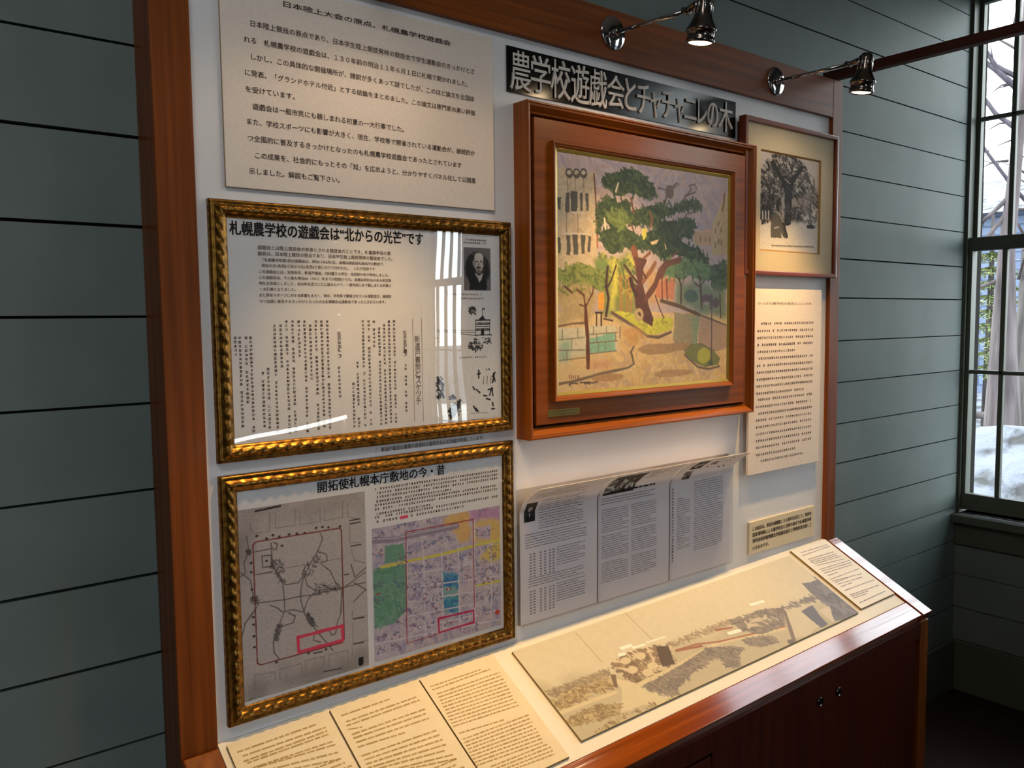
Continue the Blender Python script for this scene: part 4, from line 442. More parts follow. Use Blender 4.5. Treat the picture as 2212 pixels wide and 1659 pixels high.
 'MAPRD': [('f',(194,184,198),0,[]),('d',[(206,196,206),(176,166,188),(186,176,190),(200,186,190),(166,160,190)],420,(.0563,.0282),[(.004,.002),(.996,.002),(.995,1.005),(.002,.997)]),('p',(216,178,120),.02,[(.525,.008),(.739,.009),(.755,.237),(.656,.254),(.618,.169),(.524,.074)]),('p',(190,150,190),.02,[(.729,.007),(.996,.002),(.994,.107),(.768,.093)]),('p',(216,186,116),.03,[(.778,.095),(.999,.108),(.996,.308),(.785,.282)]),('p',(196,178,196),.01,[(.797,.138),(.92,.152),(.918,.261),(.806,.247)]),('p',(214,190,110),.02,[(.928,.313),(.996,.308),(.994,.458),(.803,.414)]),('l',(150,140,160),.0376,[(.006,.088),(.168,.113),(.32,.108),(.639,.106)]),('l',(196,186,196),.0075,[(.006,.079),(.168,.104),(.32,.098),(.639,.097)]),('p',(116,160,140),.005,[(.088,.146),(.227,.158),(.231,.283),(.087,.277)]),('p',(116,160,140),.006,[(.003,.302),(.239,.312),(.24,.674),(.137,.746),(.004,.748)]),('d',[(100,150,128),(128,168,150)],60,(.0563,.0169),[(.01,.313),(.234,.339),(.227,.67),(.017,.729)]),('p',(130,170,172),.02,[(.517,.453),(.637,.473),(.636,.783),(.52,.761)]),('d',[(60,120,180),(90,150,180)],30,(.0432,.0188),[(.526,.465),(.632,.491),(.63,.578),(.534,.553)]),('d',[(60,120,180),(70,150,170),(120,170,190)],30,(.0432,.0188),[(.523,.646),(.628,.674),(.626,.781),(.53,.754)]),('l',(214,204,96),.0188,[(.065,.299),(.239,.298),(.501,.302),(.784,.292),(.997,.288)]),('l',(214,204,96),.0169,[(.789,.618),(.996,.63)]),('l',(214,206,214),.0094,[(.251,.167),(.235,.923)]),('l',(214,206,214),.0094,[(.372,.193),(.376,.929)]),('l',(214,206,214),.0094,[(.511,.28),(.517,.933)]),('l',(214,206,214),.0094,[(.646,.262),(.648,.923)]),('l',(214,206,214),.0094,[(.783,.086),(.773,.93)]),('l',(214,206,214),.0094,[(.918,.291),(.917,.932)]),('l',(214,206,214),.0094,[(.25,.398),(.782,.439)]),('l',(214,206,214),.0094,[(.248,.499),(.997,.59)]),('l',(214,206,214),.0094,[(.246,.61),(.778,.664)]),('l',(214,206,214),.0094,[(.244,.721),(.776,.763)]),('l',(214,206,214),.0094,[(.25,.825),(.992,.872)]),('l',(214,206,214),.0094,[(.006,.862),(.991,.953)]),('d',[(110,102,140),(128,104,130),(98,98,150),(150,100,108),(84,120,172)],12,(.015,.0056),[(.013,.021),(.087,.027),(.086,.083),(.012,.076)]),('d',[(110,102,140),(128,104,130),(98,98,150),(150,100,108),(84,120,172)],12,(.015,.0056),[(.168,-.02),(.245,-.014),(.244,.042),(.166,.036)]),('d',[(110,102,140),(128,104,130),(98,98,150),(150,100,108),(84,120,172)],12,(.015,.0056),[(.264,-.01),(.344,-.004),(.342,.053),(.263,.046)]),('d',[(110,102,140),(128,104,130),(98,98,150),(150,100,108),(84,120,172)],12,(.015,.0056),[(.391,-.005),(.473,.001),(.472,.06),(.39,.053)]),('d',[(110,102,140),(128,104,130),(98,98,150),(150,100,108),(84,120,172)],12,(.015,.0056),[(.251,.189),(.33,.197),(.329,.255),(.25,.246)]),('d',[(110,102,140),(128,104,130),(98,98,150),(150,100,108),(84,120,172)],12,(.015,.0056),[(.369,.168),(.451,.176),(.449,.235),(.368,.226)]),('d',[(110,102,140),(128,104,130),(98,98,150),(150,100,108),(84,120,172)],12,(.015,.0056),[(.444,.156),(.526,.164),(.525,.222),(.442,.214)]),('d',[(110,102,140),(128,104,130),(98,98,150),(150,100,108),(84,120,172)],12,(.015,.0056),[(.509,.16),(.593,.168),(.592,.227),(.508,.219)]),('d',[(110,102,140),(128,104,130),(98,98,150),(150,100,108),(84,120,172)],12,(.015,.0056),[(.001,.153),(.076,.16),(.074,.216),(.0,.208)]),('d',[(110,102,140),(128,104,130),(98,98,150),(150,100,108),(84,120,172)],12,(.015,.0056),[(.284,.326),(.364,.336),(.363,.394),(.283,.384)]),('d',[(110,102,140),(128,104,130),(98,98,150),(150,100,108),(84,120,172)],12,(.015,.0056),[(.385,.322),(.466,.331),(.465,.39),(.383,.38)]),('d',[(110,102,140),(128,104,130),(98,98,150),(150,100,108),(84,120,172)],12,(.015,.0056),[(.525,.316),(.61,.325),(.608,.385),(.524,.375)]),('d',[(110,102,140),(128,104,130),(98,98,150),(150,100,108),(84,120,172)],12,(.015,.0056),[(.66,.327),(.747,.337),(.746,.397),(.659,.387)]),('d',[(110,102,140),(128,104,130),(98,98,150),(150,100,108),(84,120,172)],12,(.015,.0056),[(.533,.385),(.618,.395),(.617,.454),(.532,.444)]),('d',[(110,102,140),(128,104,130),(98,98,150),(150,100,108),(84,120,172)],12,(.015,.0056),[(.649,.412),(.736,.422),(.735,.483),(.648,.471)]),('d',[(110,102,140),(128,104,130),(98,98,150),(150,100,108),(84,120,172)],12,(.015,.0056),[(.283,.391),(.363,.401),(.362,.459),(.282,.448)]),('d',[(110,102,140),(128,104,130),(98,98,150),(150,100,108),(84,120,172)],12,(.015,.0056),[(.41,.45),(.492,.461),(.491,.519),(.409,.508)]),('d',[(110,102,140),(128,104,130),(98,98,150),(150,100,108),(84,120,172)],12,(.015,.0056),[(.246,.465),(.325,.476),(.323,.534),(.244,.523)]),('d',[(110,102,140),(128,104,130),(98,98,150),(150,100,108),(84,120,172)],12,(.015,.0056),[(.299,.47),(.379,.48),(.378,.538),(.298,.527)]),('d',[(110,102,140),(128,104,130),(98,98,150),(150,100,108),(84,120,172)],12,(.015,.0056),[(.381,.499),(.463,.511),(.462,.569),(.38,.558)]),('d',[(110,102,140),(128,104,130),(98,98,150),(150,100,108),(84,120,172)],12,(.015,.0056),[(.437,.495),(.52,.506),(.518,.565),(.436,.553)]),('d',[(110,102,140),(128,104,130),(98,98,150),(150,100,108),(84,120,172)],12,(.015,.0056),[(.657,.501),(.744,.512),(.743,.573),(.656,.561)]),('d',[(110,102,140),(128,104,130),(98,98,150),(150,100,108),(84,120,172)],12,(.015,.0056),[(.253,.551),(.332,.562),(.331,.62),(.251,.608)]),('d',[(110,102,140),(128,104,130),(98,98,150),(150,100,108),(84,120,172)],12,(.015,.0056),[(.316,.558),(.396,.569),(.395,.628),(.314,.615)]),('d',[(110,102,140),(128,104,130),(98,98,150),(150,100,108),(84,120,172)],12,(.015,.0056),[(.435,.598),(.518,.61),(.516,.67),(.434,.657)]),('d',[(110,102,140),(128,104,130),(98,98,150),(150,100,108),(84,120,172)],12,(.015,.0056),[(.654,.656),(.742,.669),(.74,.73),(.653,.716)]),('d',[(110,102,140),(128,104,130),(98,98,150),(150,100,108),(84,120,172)],12,(.015,.0056),[(.378,.631),(.46,.643),(.459,.702),(.377,.689)]),('d',[(110,102,140),(128,104,130),(98,98,150),(150,100,108),(84,120,172)],12,(.015,.0056),[(.25,.652),(.33,.665),(.329,.723),(.249,.71)]),('d',[(110,102,140),(128,104,130),(98,98,150),(150,100,108),(84,120,172)],12,(.015,.0056),[(.423,.7),(.506,.713),(.505,.772),(.422,.758)]),('d',[(110,102,140),(128,104,130),(98,98,150),(150,100,108),(84,120,172)],12,(.015,.0056),[(.303,.723),(.384,.736),(.382,.794),(.302,.781)]),('d',[(110,102,140),(128,104,130),(98,98,150),(150,100,108),(84,120,172)],12,(.015,.0056),[(.266,.787),(.345,.801),(.344,.859),(.264,.845)]),('d',[(110,102,140),(128,104,130),(98,98,150),(150,100,108),(84,120,172)],12,(.015,.0056),[(.375,.8),(.457,.814),(.456,.873),(.374,.858)]),('d',[(110,102,140),(128,104,130),(98,98,150),(150,100,108),(84,120,172)],12,(.015,.0056),[(.515,.821),(.6,.835),(.599,.895),(.514,.88)]),('d',[(110,102,140),(128,104,130),(98,98,150),(150,100,108),(84,120,172)],12,(.015,.0056),[(.661,.804),(.749,.819),(.748,.879),(.66,.864)]),('d',[(110,102,140),(128,104,130),(98,98,150),(150,100,108),(84,120,172)],12,(.015,.0056),[(.004,.396),(.079,.405),(.078,.461),(.003,.451)]),('d',[(110,102,140),(128,104,130),(98,98,150),(150,100,108),(84,120,172)],12,(.015,.0056),[(.002,.503),(.076,.514),(.075,.57),(.001,.559)]),('d',[(110,102,140),(128,104,130),(98,98,150),(150,100,108),(84,120,172)],12,(.015,.0056),[(.158,.407),(.236,.417),(.235,.474),(.157,.463)]),('d',[(110,102,140),(128,104,130),(98,98,150),(150,100,108),(84,120,172)],12,(.015,.0056),[(.171,.621),(.249,.633),(.248,.691),(.17,.678)]),('d',[(110,102,140),(128,104,130),(98,98,150),(150,100,108),(84,120,172)],12,(.015,.0056),[(.162,.225),(.24,.233),(.239,.29),(.161,.281)]),('d',[(110,102,140),(128,104,130),(98,98,150),(150,100,108),(84,120,172)],12,(.015,.0056),[(.17,.281),(.247,.29),(.246,.347),(.169,.338)]),('d',[(110,102,140),(128,104,130),(98,98,150),(150,100,108),(84,120,172)],12,(.015,.0056),[(.021,.797),(.096,.811),(.094,.867),(.019,.853)]),('d',[(110,102,140),(128,104,130),(98,98,150),(150,100,108),(84,120,172)],12,(.015,.0056),[(.115,.807),(.192,.821),(.19,.878),(.114,.864)]),('d',[(110,102,140),(128,104,130),(98,98,150),(150,100,108),(84,120,172)],12,(.015,.0056),[(.002,.882),(.076,.897),(.075,.953),(.0,.938)]),('d',[(110,102,140),(128,104,130),(98,98,150),(150,100,108),(84,120,172)],12,(.015,.0056),[(.113,.889),(.19,.904),(.189,.961),(.112,.946)]),('d',[(110,102,140),(128,104,130),(98,98,150),(150,100,108),(84,120,172)],12,(.015,.0056),[(.16,.72),(.238,.732),(.237,.79),(.159,.776)]),('d',[(110,102,140),(128,104,130),(98,98,150),(150,100,108),(84,120,172)],12,(.015,.0056),[(.793,.16),(.883,.168),(.882,.23),(.792,.221)]),('d',[(110,102,140),(128,104,130),(98,98,150),(150,100,108),(84,120,172)],12,(.015,.0056),[(.844,.17),(.934,.179),(.933,.24),(.842,.231)]),('d',[(110,102,140),(128,104,130),(98,98,150),(150,100,108),(84,120,172)],12,(.015,.0056),[(.79,.297),(.88,.307),(.879,.368),(.789,.358)]),('d',[(110,102,140),(128,104,130),(98,98,150),(150,100,108),(84,120,172)],12,(.015,.0056),[(.903,.321),(.995,.331),(.994,.394),(.902,.383)]),('d',[(110,102,140),(128,104,130),(98,98,150),(150,100,108),(84,120,172)],12,(.015,.0056),[(.778,.403),(.868,.413),(.867,.475),(.777,.463)]),('d',[(110,102,140),(128,104,130),(98,98,150),(150,100,108),(84,120,172)],12,(.015,.0056),[(.871,.374),(.962,.385),(.961,.446),(.87,.435)]),('d',[(110,102,140),(128,104,130),(98,98,150),(150,100,108),(84,120,172)],12,(.015,.0056),[(.777,.481),(.867,.492),(.866,.554),(.776,.542)]),('d',[(110,102,140),(128,104,130),(98,98,150),(150,100,108),(84,120,172)],12,(.015,.0056),[(.848,.478),(.939,.49),(.938,.551),(.847,.539)]),('d',[(110,102,140),(128,104,130),(98,98,150),(150,100,108),(84,120,172)],12,(.015,.0056),[(.921,.495),(1.013,.507),(1.012,.569),(.92,.557)]),('d',[(110,102,140),(128,104,130),(98,98,150),(150,100,108),(84,120,172)],12,(.015,.0056),[(.776,.55),(.865,.562),(.864,.623),(.775,.61)]),('d',[(110,102,140),(128,104,130),(98,98,150),(150,100,108),(84,120,172)],12,(.015,.0056),[(.868,.552),(.959,.565),(.958,.627),(.867,.614)]),('d',[(110,102,140),(128,104,130),(98,98,150),(150,100,108),(84,120,172)],12,(.015,.0056),[(.774,.677),(.863,.691),(.862,.752),(.773,.738)]),('d',[(110,102,140),(128,104,130),(98,98,150),(150,100,108),(84,120,172)],12,(.015,.0056),[(.865,.691),(.957,.705),(.956,.767),(.864,.753)]),('d',[(110,102,140),(128,104,130),(98,98,150),(150,100,108),(84,120,172)],12,(.015,.0056),[(.928,.697),(1.02,.711),(1.019,.774),(.927,.759)]),('d',[(110,102,140),(128,104,130),(98,98,150),(150,100,108),(84,120,172)],12,(.015,.0056),[(.782,.798),(.872,.813),(.87,.874),(.781,.859)]),('d',[(110,102,140),(128,104,130),(98,98,150),(150,100,108),(84,120,172)],12,(.015,.0056),[(.843,.805),(.934,.82),(.933,.882),(.842,.866)]),('d',[(110,102,140),(128,104,130),(98,98,150),(150,100,108),(84,120,172)],12,(.015,.0056),[(.806,-.004),(.896,.003),(.895,.064),(.805,.057)]),('d',[(110,102,140),(128,104,130),(98,98,150),(150,100,108),(84,120,172)],12,(.015,.0056),[(.272,.892),(.352,.907),(.351,.965),(.271,.95)]),('d',[(110,102,140),(128,104,130),(98,98,150),(150,100,108),(84,120,172)],12,(.015,.0056),[(.392,.89),(.474,.905),(.473,.964),(.39,.948)]),('d',[(110,102,140),(128,104,130),(98,98,150),(150,100,108),(84,120,172)],12,(.015,.0056),[(.62,.919),(.707,.935),(.706,.995),(.619,.979)]),('d',[(110,102,140),(128,104,130),(98,98,150),(150,100,108),(84,120,172)],12,(.015,.0056),[(.719,.918),(.808,.934),(.807,.996),(.718,.979)]),('l',(190,60,50),.0085,[(.048,.493),(.022,.496)]),('e',(220,80,60),(.0207,.0169),[(.966,.885)]),('e',(190,60,50),(.0207,.0094),[(.562,.589)]),('e',(230,230,230),(.0075,.0075),[(.562,.589)]),('l',(160,60,66),.0066,[(.235,.923),(.244,.074),(.771,.076),(.771,.791)]),('l',(170,70,80),.0056,[(.235,.925),(.47,.924)]),('l',(196,30,84),.0122,[(.478,.803),(.763,.815),(.765,.913),(.481,.915),(.478,.803)])],
 'PORTD': [('f',(120,114,116),0,[]),('e',(40,36,38),(.46,.49),[(.5,.5)]),('p',(30,28,30),.02,[(.2,.98),(.22,.74),(.42,.62),(.62,.62),(.82,.76),(.84,.98)]),('e',(196,186,180),(.19,.25),[(.56,.36)]),('e',(210,200,194),(.17,.13),[(.56,.22)]),('p',(200,192,188),.01,[(.4,.58),(.56,.66),(.7,.58),(.66,.72),(.56,.82),(.46,.68)]),('e',(70,64,64),(.05,.12),[(.76,.34)]),('e',(150,140,134),(.06,.1),[(.38,.36)]),('e',(60,54,54),(.045,.018),[(.48,.32)]),('e',(60,54,54),(.045,.018),[(.63,.32)]),('e',(140,128,122),(.03,.07),[(.54,.4)]),('e',(66,60,58),(.1,.03),[(.54,.465)]),('e',(150,138,132),(.05,.014),[(.54,.5)]),('e',(126,116,110),(.11,.06),[(.55,.555)]),('l',(52,48,50),.02,[(.48,.66),(.56,.84),(.6,.98)])],
}
# ------------------------------------------------------------------ the room
XW, YW, YF, XL, ZC = 3.04, .0866, -5.2, -3.2, 3.3
bx('floor', (XL-.2, YF-.2, -.1), (XW+.2, YW+.2, .004), FLOOR)['kind'] = 'structure'
bx('ceiling', (XL-.2, YF-.2, ZC), (XW+.2, YW+.2, ZC+.15), CEIL)['kind'] = 'structure'
ZL = [.08, .22, .36, .50, .64, .779, .917, 1.051, 1.19, 1.33, 1.469, 1.61, 1.75, 1.89, 2.03, 2.17, 2.31, 2.45, 2.59, 2.73, 2.87, 3.01, 3.15]
ZR_ = [.07, .2, .33, .46, .591, .722, .854, .989, 1.116, 1.248, 1.38, 1.514, 1.637, 1.765, 1.897, 2.027, 2.161, 2.293, 2.422, 2.553, 2.684, 2.815, 2.946, 3.077, 3.2]
def planks(bm, mp, u0, u1, zs, openings=(), gap=.003, mat=0, thick=.02):
    """horizontal boards from u0 to u1; mp(u, n, z) -> world, n counts into the wall"""
    zz = [0.004]+list(zs)+[ZC]
    for i, (za, zb) in enumerate(zip(zz, zz[1:])):
        g = gap*(1.5 if i % 5 == 2 else 1)
        a, b = za+g/2, zb-g/2
        cuts = sorted({a, b} | {z for o in openings for z in (o[2], o[3]) if a < z < b})
        for ca, cb in zip(cuts, cuts[1:]):
            spans = [(u0, u1)]
            for ua, ub, oa, ob in openings:
                if oa < (ca+cb)/2 < ob: spans = [q for s_ in spans for q in ((s_[0], min(s_[1], ua)), (max(s_[0], ub), s_[1])) if q[1]-q[0] > 1e-4]
            for sa, sb in spans:
                p, q = mp(sa, 0, ca), mp(sb, thick, cb)
                box(bm, [min(p[k], q[k]) for k in range(3)], [max(p[k], q[k]) for k in range(3)], 0, mat)
def backing(bm, mp, u0, u1, openings, n0, n1, mat):
    cu = sorted({u0, u1} | {u for o in openings for u in o[:2]}); cz = sorted({0.004, ZC} | {z for o in openings for z in o[2:]})
    for ua, ub in zip(cu, cu[1:]):
        for za, zb in zip(cz, cz[1:]):
            if any(o[0] < (ua+ub)/2 < o[1] and o[2] < (za+zb)/2 < o[3] for o in openings): continue
            p, q = mp(ua, n0, za), mp(ub, n1, zb); box(bm, [min(p[k], q[k]) for k in range(3)], [max(p[k], q[k]) for k in range(3)], 0, mat)
# the wall behind the stand: two runs of boards that butt behind the stand
bm = bmesh.new(); mB = lambda u, n, z: (u, YW+n, z)
planks(bm, mB, XL, .62, ZL, gap=.0042); planks(bm, mB, .62, XW, ZR_, gap=.0034)
backing(bm, mB, XL-.2, XW+.2, [], .021, .15, 1)
tag(obj('wall_back', bm, [WALL, GAP]), kind='structure')
WINS = [(.0, .604), (3.430, 4.034), (1.36, 1.964)]                 # along the right wall, u = YW - y; the third is unseen, added to brighten that side
ZS, ZH = .70, 2.66
mR = lambda u, n, z: (XW+n, YW-u, z)
ops_r = [(a, b, ZS, ZH) for a, b in WINS]
bm = bmesh.new(); planks(bm, mR, 0, YW-YF, ZR_, ops_r, gap=.0030); backing(bm, mR, 0, YW-YF, ops_r, .021, .16, 1)
tag(obj('wall_right', bm, [WALL, GAP]), kind='structure')
FW = [(2.5, 3.4)]  # unseen window behind the visitor, added to supply ambient daylight
mF = lambda u, n, z: (XL+u, YF-n, z)
ops_f = [(a, b, ZS, ZH) for a, b in FW]
bm = bmesh.new(); planks(bm, mF, 0, XW-XL, ZR_, ops_f, gap=.003); backing(bm, mF, 0, XW-XL, ops_f, .021, .16, 1)
tag(obj('wall_front', bm, [WALL, GAP]), kind='structure')
LW = []
mL = lambda u, n, z: (XL-n, YF+u, z)
ops_l = [(a, b, ZS, ZH) for a, b in LW]
bm = bmesh.new(); planks(bm, mL, 0, YW-YF, ZR_, ops_l, gap=.003); backing(bm, mL, 0, YW-YF, ops_l, .021, .16, 1)
tag(obj('wall_left', bm, [WALL, GAP]), kind='structure')
bm = bmesh.new(); box(bm, (XL, YW-.013, .004), (XW, YW, .20), .003); tag(obj('baseboard_back', bm, TRIM), kind='structure')
bm = bmesh.new(); box(bm, (XW-.013, YF, .004), (XW, YW-.013, .20), .003); tag(obj('baseboard_right', bm, TRIM), kind='structure')

def window(num, mp, ua, ub, lites):
    """double-hung sash window: frame, two sashes with muntins, panes, sill"""
    def B_(bm, u0, u1, n0, n1, z0, z1, bev=.0015):
        p, q = mp(u0, n0, z0), mp(u1, n1, z1); box(bm, [min(p[k], q[k]) for k in range(3)], [max(p[k], q[k]) for k in range(3)], bev)
    j = .012
    bm = bmesh.new()
    B_(bm, ua, ua+j, -.004, .085, ZS, ZH); B_(bm, ub-j, ub, -.004, .085, ZS, ZH); B_(bm, ua+j, ub-j, -.004, .085, ZH-.02, ZH)
    root = tag(obj('window_%d' % num, bm, TRIM), kind='structure')
    if num > 1 or True:
        bm = bmesh.new(); c = .07
        if ua > .1: B_(bm, ua-c, ua, -.018, 0, ZS-.05, ZH+c)
        B_(bm, ub, ub+c, -.018, 0, ZS-.05, ZH+c); B_(bm, ua if ua < .1 else ua-c, ub+c, -.02, 0, ZH, ZH+c)
        obj('window_casing', bm, TRIM, root)
    bm = bmesh.new(); B_(bm, ua, ub, -.05, .17, ZS-.032, ZS, .004); B_(bm, ua, ub+.05, -.016, 0, ZS-.12, ZS-.034, .003); obj('window_sill', bm, TRIM, root)
    def sash(name, n0, n1, z0, z1, rb, rt, rows):
        bm = bmesh.new(); st = .014; a, b = ua+j, ub-j
        B_(bm, a, a+st, n0, n1, z0, z1); B_(bm, b-st, b, n0, n1, z0, z1)
        B_(bm, a+st, b-st, n0, n1, z0, z0+rb); B_(bm, a+st, b-st, n0, n1, z1-rt, z1)
        w = (b-a-2*st); 
        for i in range(1, lites): 
            c = a+st+w*i/lites; B_(bm, c-.0085, c+.0085, n0+.003, n1-.003, z0+rb, z1-rt, .003)
        for zr in rows: B_(bm, a+st, b-st, n0+.003, n1-.003, zr-.0075, zr+.0075, .003)
        s_ = obj(name, bm, TRIM, root)
        bm = bmesh.new(); m = (n0+n1)/2; B_(bm, a+st/2, b-st/2, m-.0015, m+.0015, z0+rb/2, z1-rt/2, 0); obj('window_pane', bm, PANE, s_)
    sash('lower_sash', .008, .036, ZS+.014, 1.745, .062, .05, [1.242])
    sash('upper_sash', .044, .072, 1.697, ZH-.022, .05, .035, [2.184])
    return root
window(1, mR, WINS[0][0], WINS[0][1], 5)
window(2, mR, WINS[1][0], WINS[1][1], 5)
window(3, mR, WINS[2][0], WINS[2][1], 5)
k = 4
for a, b in FW: window(k, mF, a, b, 6); k += 1
for a, b in LW: window(k, mL, a, b, 6); k += 1
# light portals in the window openings: they only steer the sampling of the sky
def portal(c, n, w, h):
    d = bpy.data.lights.new('window_daylight', 'AREA'); d.shape = 'RECTANGLE'; d.size = w; d.size_y = h; d.energy = 1
    d.cycles.is_portal = True
    o = bpy.data.objects.new('window_daylight', d); COL.objects.link(o); o.location = c; o.rotation_euler = Vector(n).to_track_quat('-Z', 'Z').to_euler()
zc, zh = (ZS+ZH)/2, ZH-ZS
for a, b in WINS: portal((XW+.17, YW-(a+b)/2, zc), (-1, 0, 0), b-a, zh)
for a, b in FW: portal((XL+(a+b)/2, YF-.17, zc), (0, 1, 0), b-a, zh)
for a, b in LW: portal((XL-.17, YF+(a+b)/2, zc), (1, 0, 0), b-a, zh)

# ------------------------------------------------------------------ outdoors beyond the right window
def snow_mat():
    m, nt, bs, out = newmat('old_snow')
    nz, rp = noise_mix(nt, bs, lin((58, 55, 52)), lin((112, 114, 120)), (4.2, 4.2, 8), 10, .36, .50)
    bs.inputs['Roughness'].default_value = .8; bump(nt, bs, nz.outputs['Fac'], 1.0, .09); return m
SNOW = snow_mat()
def bark_mat(name, a, b):
    m, nt, bs, out = newmat(name)
    nz, rp = noise_mix(nt, bs, lin(a), lin(b), (14, 14, 1.6), 7, .32, .66)
    bs.inputs['Roughness'].default_value = .9; bump(nt, bs, nz.outputs['Fac'], .9, .03); return m
BARK = bark_mat('grey_bark', (28, 25, 24), (78, 72, 69)); BARK2 = bark_mat('pale_bark', (48, 40, 40), (98, 88, 88)); TWIG = bark_mat('twig_bark', (40, 36, 42), (74, 68, 76))
NEEDLE = plain('conifer_green', (140, 146, 96), .7, .2, 0, .35, 6); NEEDLE2 = plain('conifer_dark_green', (104, 116, 74), .7, .2, 0, .3, 6)
def siding():
    m, nt, bs, out = newmat('blue_grey_shingles')
    tc = nt.nodes.new('ShaderNodeTexCoord'); br = nt.nodes.new('ShaderNodeTexBrick'); mp = nt.nodes.new('ShaderNodeMapping'); mp.inputs['Rotation'].default_value = (PI/2, 0, PI/2)
    sx = nt.nodes.new('ShaderNodeSeparateXYZ'); cb = nt.nodes.new('ShaderNodeCombineXYZ')
    nt.links.new(tc.outputs['Object'], sx.inputs[0]); nt.links.new(sx.outputs['Y'], cb.inputs['X']); nt.links.new(sx.outputs['Z'], cb.inputs['Y'])
    br.inputs['Scale'].default_value = 1; br.inputs['Brick Width'].default_value = .7; br.inputs['Row Height'].default_value = .16; br.inputs['Mortar Size'].default_value = .018
    br.inputs['Color1'].default_value = rgba((84, 96, 120)); br.inputs['Color2'].default_value = rgba((98, 110, 132)); br.inputs['Mortar'].default_value = rgba((64, 76, 98))
    nt.links.new(cb.outputs[0], br.inputs['Vector']); nt.links.new(br.outputs['Color'], bs.inputs['Base Color']); bs.inputs['Roughness'].default_value = .8
    return m
SIDE = siding()
rg = random.Random(4)
# ground with the ploughed snow bank
nx, ny = 150, 260; V = []; F = []
def bank(x, y):
    r = .12 + .55*math.exp(-((x-5.3)/1.05)**2)*(1+.22*math.sin(y*1.3+.6)+.10*math.sin(y*3.1)) + .20*math.exp(-((x-7.6)/.7)**2)*(1+.3*math.sin(y*1.7))
    r += .05*math.sin(x*5.1+y*2.3)*math.sin(y*4.7-x)+.03*math.sin(x*13+y*9)*math.sin(y*7+1)+.026*math.sin(y*17-x*11)*math.sin(x*8)+.02*math.sin(y*29+x*6)
    return r if x > 3.6 else .12+(r-.12)*max(0, (x-3.25)/.35)
for i in range(nx):
    for jy in range(ny):
        x = 3.25+(i/(nx-1))**1.6*34; y = -16+jy/(ny-1)*34; V.append((x, y, bank(x, y)-.1))
for i in range(nx-1):
    for jy in range(ny-1): a = i*ny+jy; F.append((a, a+ny, a+ny+1, a+1))
pyobj('ground', V, F, SNOW, smooth=True)['kind'] = 'structure'
bx('ground', (-40, -40, -.4), (45, 45, -.12), SNOW)['kind'] = 'structure'
def trunk(bm, pts, radii, seg=28, rough=.06, seed=1):
    r = random.Random(seed); rings = []; N = 26
    P = [Vector(p) for p in pts]
    def at(t):
        f = t*(len(P)-1); i = min(int(f), len(P)-2); f -= i; return P[i].lerp(P[i+1], f), radii[i]*(1-f)+radii[i+1]*f
    ph = [r.uniform(0, 6) for _ in range(8)]
    for k_ in range(N):
        p, rad = at(k_/(N-1)); ring = []
        for q in range(seg):
            a = q*2*PI/seg; rr = rad*(1+rough*math.sin(7*a+ph[0]+k_*.13)+rough*.7*math.sin(13*a+ph[1]-k_*.21)+rough*.5*math.sin(3*a+ph[2]+k_*.4))
            ring.append(bm.verts.new(p+Vector((rr*math.cos(a), rr*math.sin(a), 0))))
        rings.append(ring)
    for A, B in zip(rings, rings[1:]):
        for q in range(seg): bm.faces.new((A[q], A[(q+1) % seg], B[(q+1) % seg], B[q])).smooth = True
    bm.faces.new(rings[0]); bm.faces.new(rings[-1])
t = thing('old_tree', 'thick grey-barked tree trunk standing in the snow behind the window', 'tree', (9.2, 1.62, 0))
bm = bmesh.new(); trunk(bm, [(9.2, 1.62, -.05), (9.2, 1.64, .6), (9.2, 1.62, 2.2), (9.3, 1.46, 4.6), (9.4, 1.3, 7.5)], [.66, .56, .50, .40, .24], seed=3, rough=.05); obj('trunk', bm, BARK, t)
for pts, r0 in (([(8.7, 1.55, 3.0), (8.1, 1.852, 3.60), (8.0, 1.98, 3.70), (8.0, 2.11, 3.93), (8, 2.5, 4.3)], .03), ([(8.8, 1.5, 2.9), (8.1, 1.844, 3.50), (8.0, 1.983, 3.671), (8, 2.155, 3.836), (8, 2.6, 4.1)], .034),
               ([(8.8, 1.5, 2.4), (8.1, 1.8, 3.10), (8, 1.971, 3.279), (8, 2.155, 3.566), (7.9, 2.5, 4.0)], .028), ([(8.8, 1.45, 1.9), (8.1, 1.83, 2.60), (8, 1.998, 2.89), (8, 2.1, 3.05), (8, 2.142, 3.157), (7.9, 2.4, 3.6)], .020)):
    bm = bmesh.new(); n = len(pts); tube(bm, pts, [r0*(1-.6*i/(n-1)) for i in range(n)], 8)
    for i in range(1, n-1):
        for _ in range(3):
            p = Vector(pts[i]).lerp(Vector(pts[i+1]), rg.random()); d = Vector((rg.uniform(-.05, .05), rg.uniform(-.02, .14), rg.uniform(-.02, .16)))
            tube(bm, [p, p+d*.6, p+d], [r0*.3, r0*.2, r0*.1], 5)
    obj('branch', bm, TWIG, t)
for s_ in range(26):           # broken bark and small shoots up the side of the big trunk
    bm = bmesh.new(); p = Vector((8.62+rg.uniform(0, .2), 1.95+rg.uniform(-.3, .22), 1.8+s_*.095)); d = Vector((-.15, rg.uniform(-.3, .3), rg.uniform(-.1, .35)))
    tube(bm, [p, p+d*.5+Vector((0, 0, .03)), p+d], [.016, .010, .003], 5); obj('shoot', bm, BARK2, t)
t = thing('leaning_tree', 'slender pale trunk leaning beside the window muntin, sunlit on its left side', 'tree', (7, 1.45, 0))
bm = bmesh.new(); trunk(bm, [(7, 1.44, 0), (7, 1.44, .6), (7, 1.45, 1.0), (7, 1.455, 1.45), (7, 1.455, 2.0), (7, 1.41, 2.6), (7, 1.33, 4.5)], [.16, .135, .105, .083, .056, .045, .03], seg=18, rough=.03, seed=5); obj('trunk', bm, BARK2, t)
